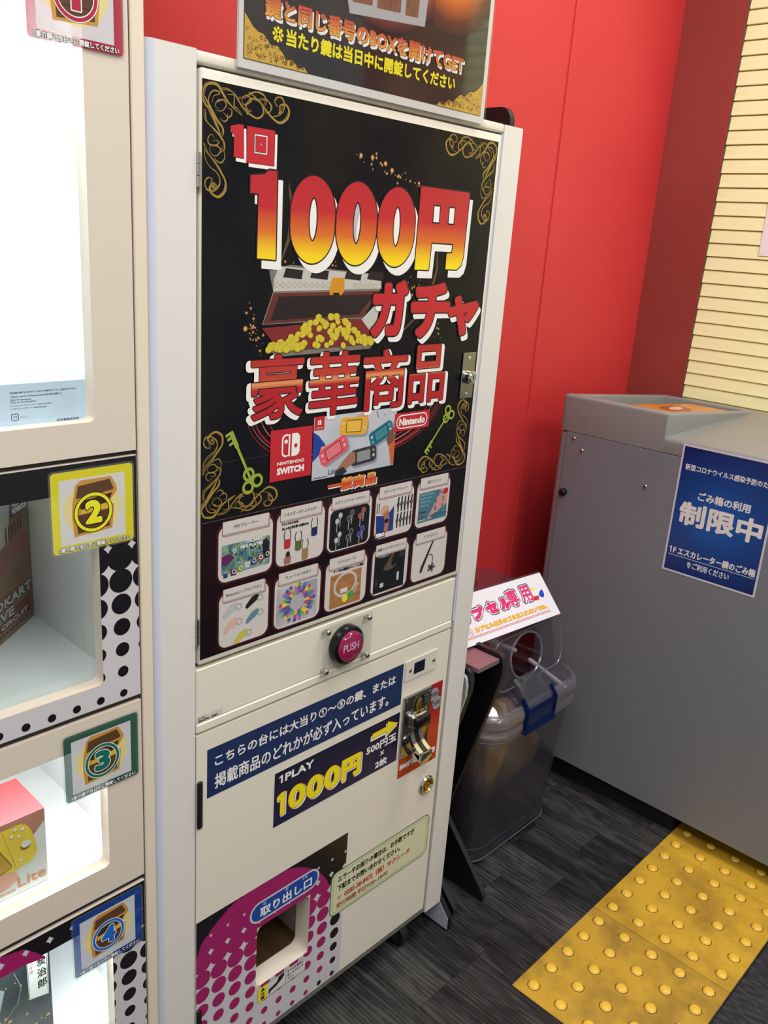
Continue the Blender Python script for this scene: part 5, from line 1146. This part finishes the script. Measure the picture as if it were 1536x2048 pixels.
for ch_, a, z0, b, z1 in (('カ', -337, 42, -293, 76), ('プ', -290, 42, -243, 76), ('セ', -240, 44, -194, 78), ('ル', -191, 44, -150, 78), ('専', -160, 44, -114, 90), ('用', -109, 44, -64, 90)):
    V, F, E = glyphs(ch_); A.text(ch_, a, z0, b, z1, bk, 2, 8.0 if ch_ not in '専用' else 7.0); A.text(ch_, a + 2.1, z0 + 2.1, b - 2.1, z1 - 2.1, wi, 4, 6.4 if ch_ not in '専用' else 5.4); A.text(ch_, a + 3.6, z0 + 3.6, b - 3.6, z1 - 3.6, pk, 6, 3.0 if ch_ not in '専用' else 1.25)
yl = M('sign_yellow', (240, 196, 60), .35)
A.text('カプセル以外のゴミは入れないでね。', -299, 21, -35, 33, yl, 6, .75, (.5, M('sign_orange', (226, 120, 40), .35)))
A.rect(-330, 15.5, -31, 16.6, M('sign_red', (206, 50, 66), .35), 3); A.rect(-330, 12.6, -31, 13.7, M('sign_red'), 3)
A.line(ell(-314, 26, 7.5, n=24), 1, M('sign_red'), 3, True); A.line([(-319, 31), (-309, 21)], 1, M('sign_red'), 3); A.text('ゴミ', -318, 23, -310, 29, M('sign_red'), 3, joins=False)
A.poly([(-66, 74), (-60, 77), (-47, 72), (-47, 69), (-60, 70)], M('sign_lemon', (240, 234, 60), .35), 1)
A.poly([(-70, 56), (-45, 55), (-46, 50), (-53, 45), (-66, 46)], M('sign_scarlet', (222, 44, 54), .35), 1); A.poly(catmull([(-24, 66), (-42, 57), (-38, 49), (-30, 48), (-23, 54)], 4, True), M('sign_blue', (30, 76, 206), .35), 1)
A.done('sign_print', cs_, Fs)

# ------------------------------------------------------------------ grey waste bin
gm = M('bin_grey', (124, 127, 133), .42, bump=(300, .06, .0008)); gl = M('bin_lid_grey', (134, 136, 134), .38)
tb = thing('waste_bin', 'large grey waste bin with blue notice on its side', 'bin', (.93, -.15, 0))
BX = .655; y0, y1, x1 = -.76, .452, 1.195
bm = bmesh.new(); box(bm, BX, x1, y0, y1, .052, .9215, bev=.012, seg=3); put('bin_body', bm, gm, tb, smooth=True)
bx('shade_plinth', (.674, .903, .004, .44, .0005, .0525), M('shade_plinth_black', (12, 12, 13), .6), tb)  # black block added to deepen the shade under the bin
bx('shade_plinth', (.905, 1.185, -.74, .44, .0038, .0525), M('shade_plinth_black', (12, 12, 13), .6), tb)
bx('side_sheet', (BX - .0016, BX - .0001, y0 + .021, .4305, .0545, .9212), gm, tb, bev=.0004, label='grey side sheet')
# lid: raised block with sunken tray, sloping shelf beside it
def quadstrip(bm, P, faces):
    v = [bm.verts.new(p) for p in P]
    for f in faces: bm.faces.new([v[i] for i in f])
yb = .183
def slopeprism(bm, ya, yb_, zf, zr, zbase=.9225, off=0.0, bev=.010):
    r = bmesh.ops.create_cube(bm, size=1)['verts']
    for v in r:
        v.co = Vector((BX + off if v.co.x < 0 else x1, ya if v.co.y < 0 else yb_, zbase if v.co.z < 0 else (zf if v.co.x < 0 else zr)))
    es = list({e for v in r for e in v.link_edges if (e.verts[0].co.z > zbase + .001 or e.verts[1].co.z > zbase + .001)})
    bmesh.ops.bevel(bm, geom=es, offset=bev, segments=4, affect='EDGES', profile=.5)
bm = bmesh.new(); slopeprism(bm, y0, yb + .028, .957, .966, off=.0008); put('lid_shelf', bm, gl, tb, smooth=True, label='smooth sloping lid shelf')
# raised block as four walls round a recess
bm = bmesh.new()
def wall(xa, xb, ya, yb_, za, zb_, bev=.006):
    r = bmesh.ops.create_cube(bm, size=1)['verts']
    for v in r: v.co = Vector((xa if v.co.x < 0 else xb, ya if v.co.y < 0 else yb_, .9225 if v.co.z < 0 else (za if v.co.x < 0 else zb_)))
    es = list({e for v in r for e in v.link_edges if e.verts[0].co.z > .93 or e.verts[1].co.z > .93})
    es = [e for e in es if e.verts[0].co.z > .93 and e.verts[1].co.z > .93 or abs(e.verts[0].co.y - y1) < .001 and e.verts[0].co.x < BX + .001]
    bmesh.ops.bevel(bm, geom=es, offset=bev, segments=3, affect='EDGES', profile=.5)
zs = lambda x: 1.012 + (x - BX) / (x1 - BX) * (.966 - 1.012)
wall(BX, BX + .032, yb, y1, zs(BX), zs(BX + .032) + .0005, .009); wall(x1 - .03, x1, yb, y1, zs(x1 - .03), zs(x1))
wall(BX + .0012, x1 - .002, yb - .0004, yb + .018, zs(BX + .0012) - .0012, zs(x1 - .002)); wall(BX + .003, x1 - .002, y1 - .018, y1 - .0006, zs(BX + .003) - .0012, zs(x1 - .002))
box(bm, BX + .02, x1 - .02, yb + .01, y1 - .01, .9225, .945)
put('lid_surround', bm, gl, tb, smooth=True, label='raised lid frame round a sunken tray')
ys, ye = yb + .021, .355
bm = bmesh.new(); r = bmesh.ops.create_cube(bm, size=1)['verts']
for v in r:
    xx = BX + .036 if v.co.x < 0 else x1 - .034; v.co = Vector((xx, ys if v.co.y < 0 else ye, .946 if v.co.z < 0 else zs(xx) - .010))
put('lid_tray', bm, M('tray_grey', (150, 150, 156), .35), tb)
dx_ = (x1 - .05) - (BX + .05); sl_ = math.atan2(zs(x1 - .05) - zs(BX + .05), dx_)
fp = Matrix.Translation((BX + .05, ye - .008, zs(BX + .05) - .0093)) @ Matrix.Rotation(-sl_, 4, 'Y') @ Matrix.Rotation(-math.pi / 2, 4, 'Z')
A = Art(); A.rect(0, 0, 132, 440, M('orange_print', (206, 140, 50), .35, var=(16, (196, 110, 50))), 1); A.line([(1, 1), (131, 1), (131, 439), (1, 439)], 3, M('orange_rim', (70, 50, 50), .4), 2, True)
A.poly(ell(66, 200, 34, 90, 24, 10), M('orange_dark', (150, 76, 50), .4), 3); A.poly(ell(62, 210, 14, 60, 20, 16), M('orange_pale', (216, 190, 166), .4), 4)
A.done('tray_print', tb, fp, 'orange printed card in the lid tray')
for u, z in ((-.409, .908), (-.383, .883), (-.208, .836)): screw('screw', (BX - .0017, -u, z), .0052, .003, chrome, tb, 'x-')
bm = bmesh.new(); cyl(bm, (BX - .0017, .417, .771), .0095, .009, -.010, 'x', 20); cyl(bm, (BX - .0117, .417, .771), .0085, .006, -.002, 'x', 20); put('knob', bm, M('knob_black', (16, 17, 20), .4), tb, smooth=True, label='small black round knob')
# blue notice
pn = thing('bin_notice', 'blue A4 notice with white Japanese writing on grey bin side', 'notice', (BX - .003, -.03, .66))
Fp = FB(BX - .0022)
A = Art(); A.rect(-135, 657, 79, 953, M('notice_paper', (214, 212, 220), .4), 0)
A.rect(-130.5, 661.5, 74.5, 948.5, radial('notice_blue_glow', (-.030, .80), .175, [(0, (20, 96, 178)), (.45, (18, 66, 140)), (1, (14, 26, 92))], .35, 1.15), 1)
A.text('新型コロナウイルス感染予防のため', -122, 897, 72, 911, white_ink, 2, .35); A.text('ごみ箱の利用', -82, 835, 34, 855, white_ink, 2, .7)
A.text('制限中', -118, 773, 68, 827, white_ink, 2, 2.2); A.one(-125, 702.5, -120, 717, white_ink, 2); A.text('F エスカレーター横のごみ箱', -116, 701, 71, 719, white_ink, 2, .6); A.rect(-126, 697.4, 71, 698.4, white_ink, 2); A.text('をご利用ください', -79, 677, 18, 692.5, white_ink, 2, .35)
A.done('notice_sheet', pn, Fp)
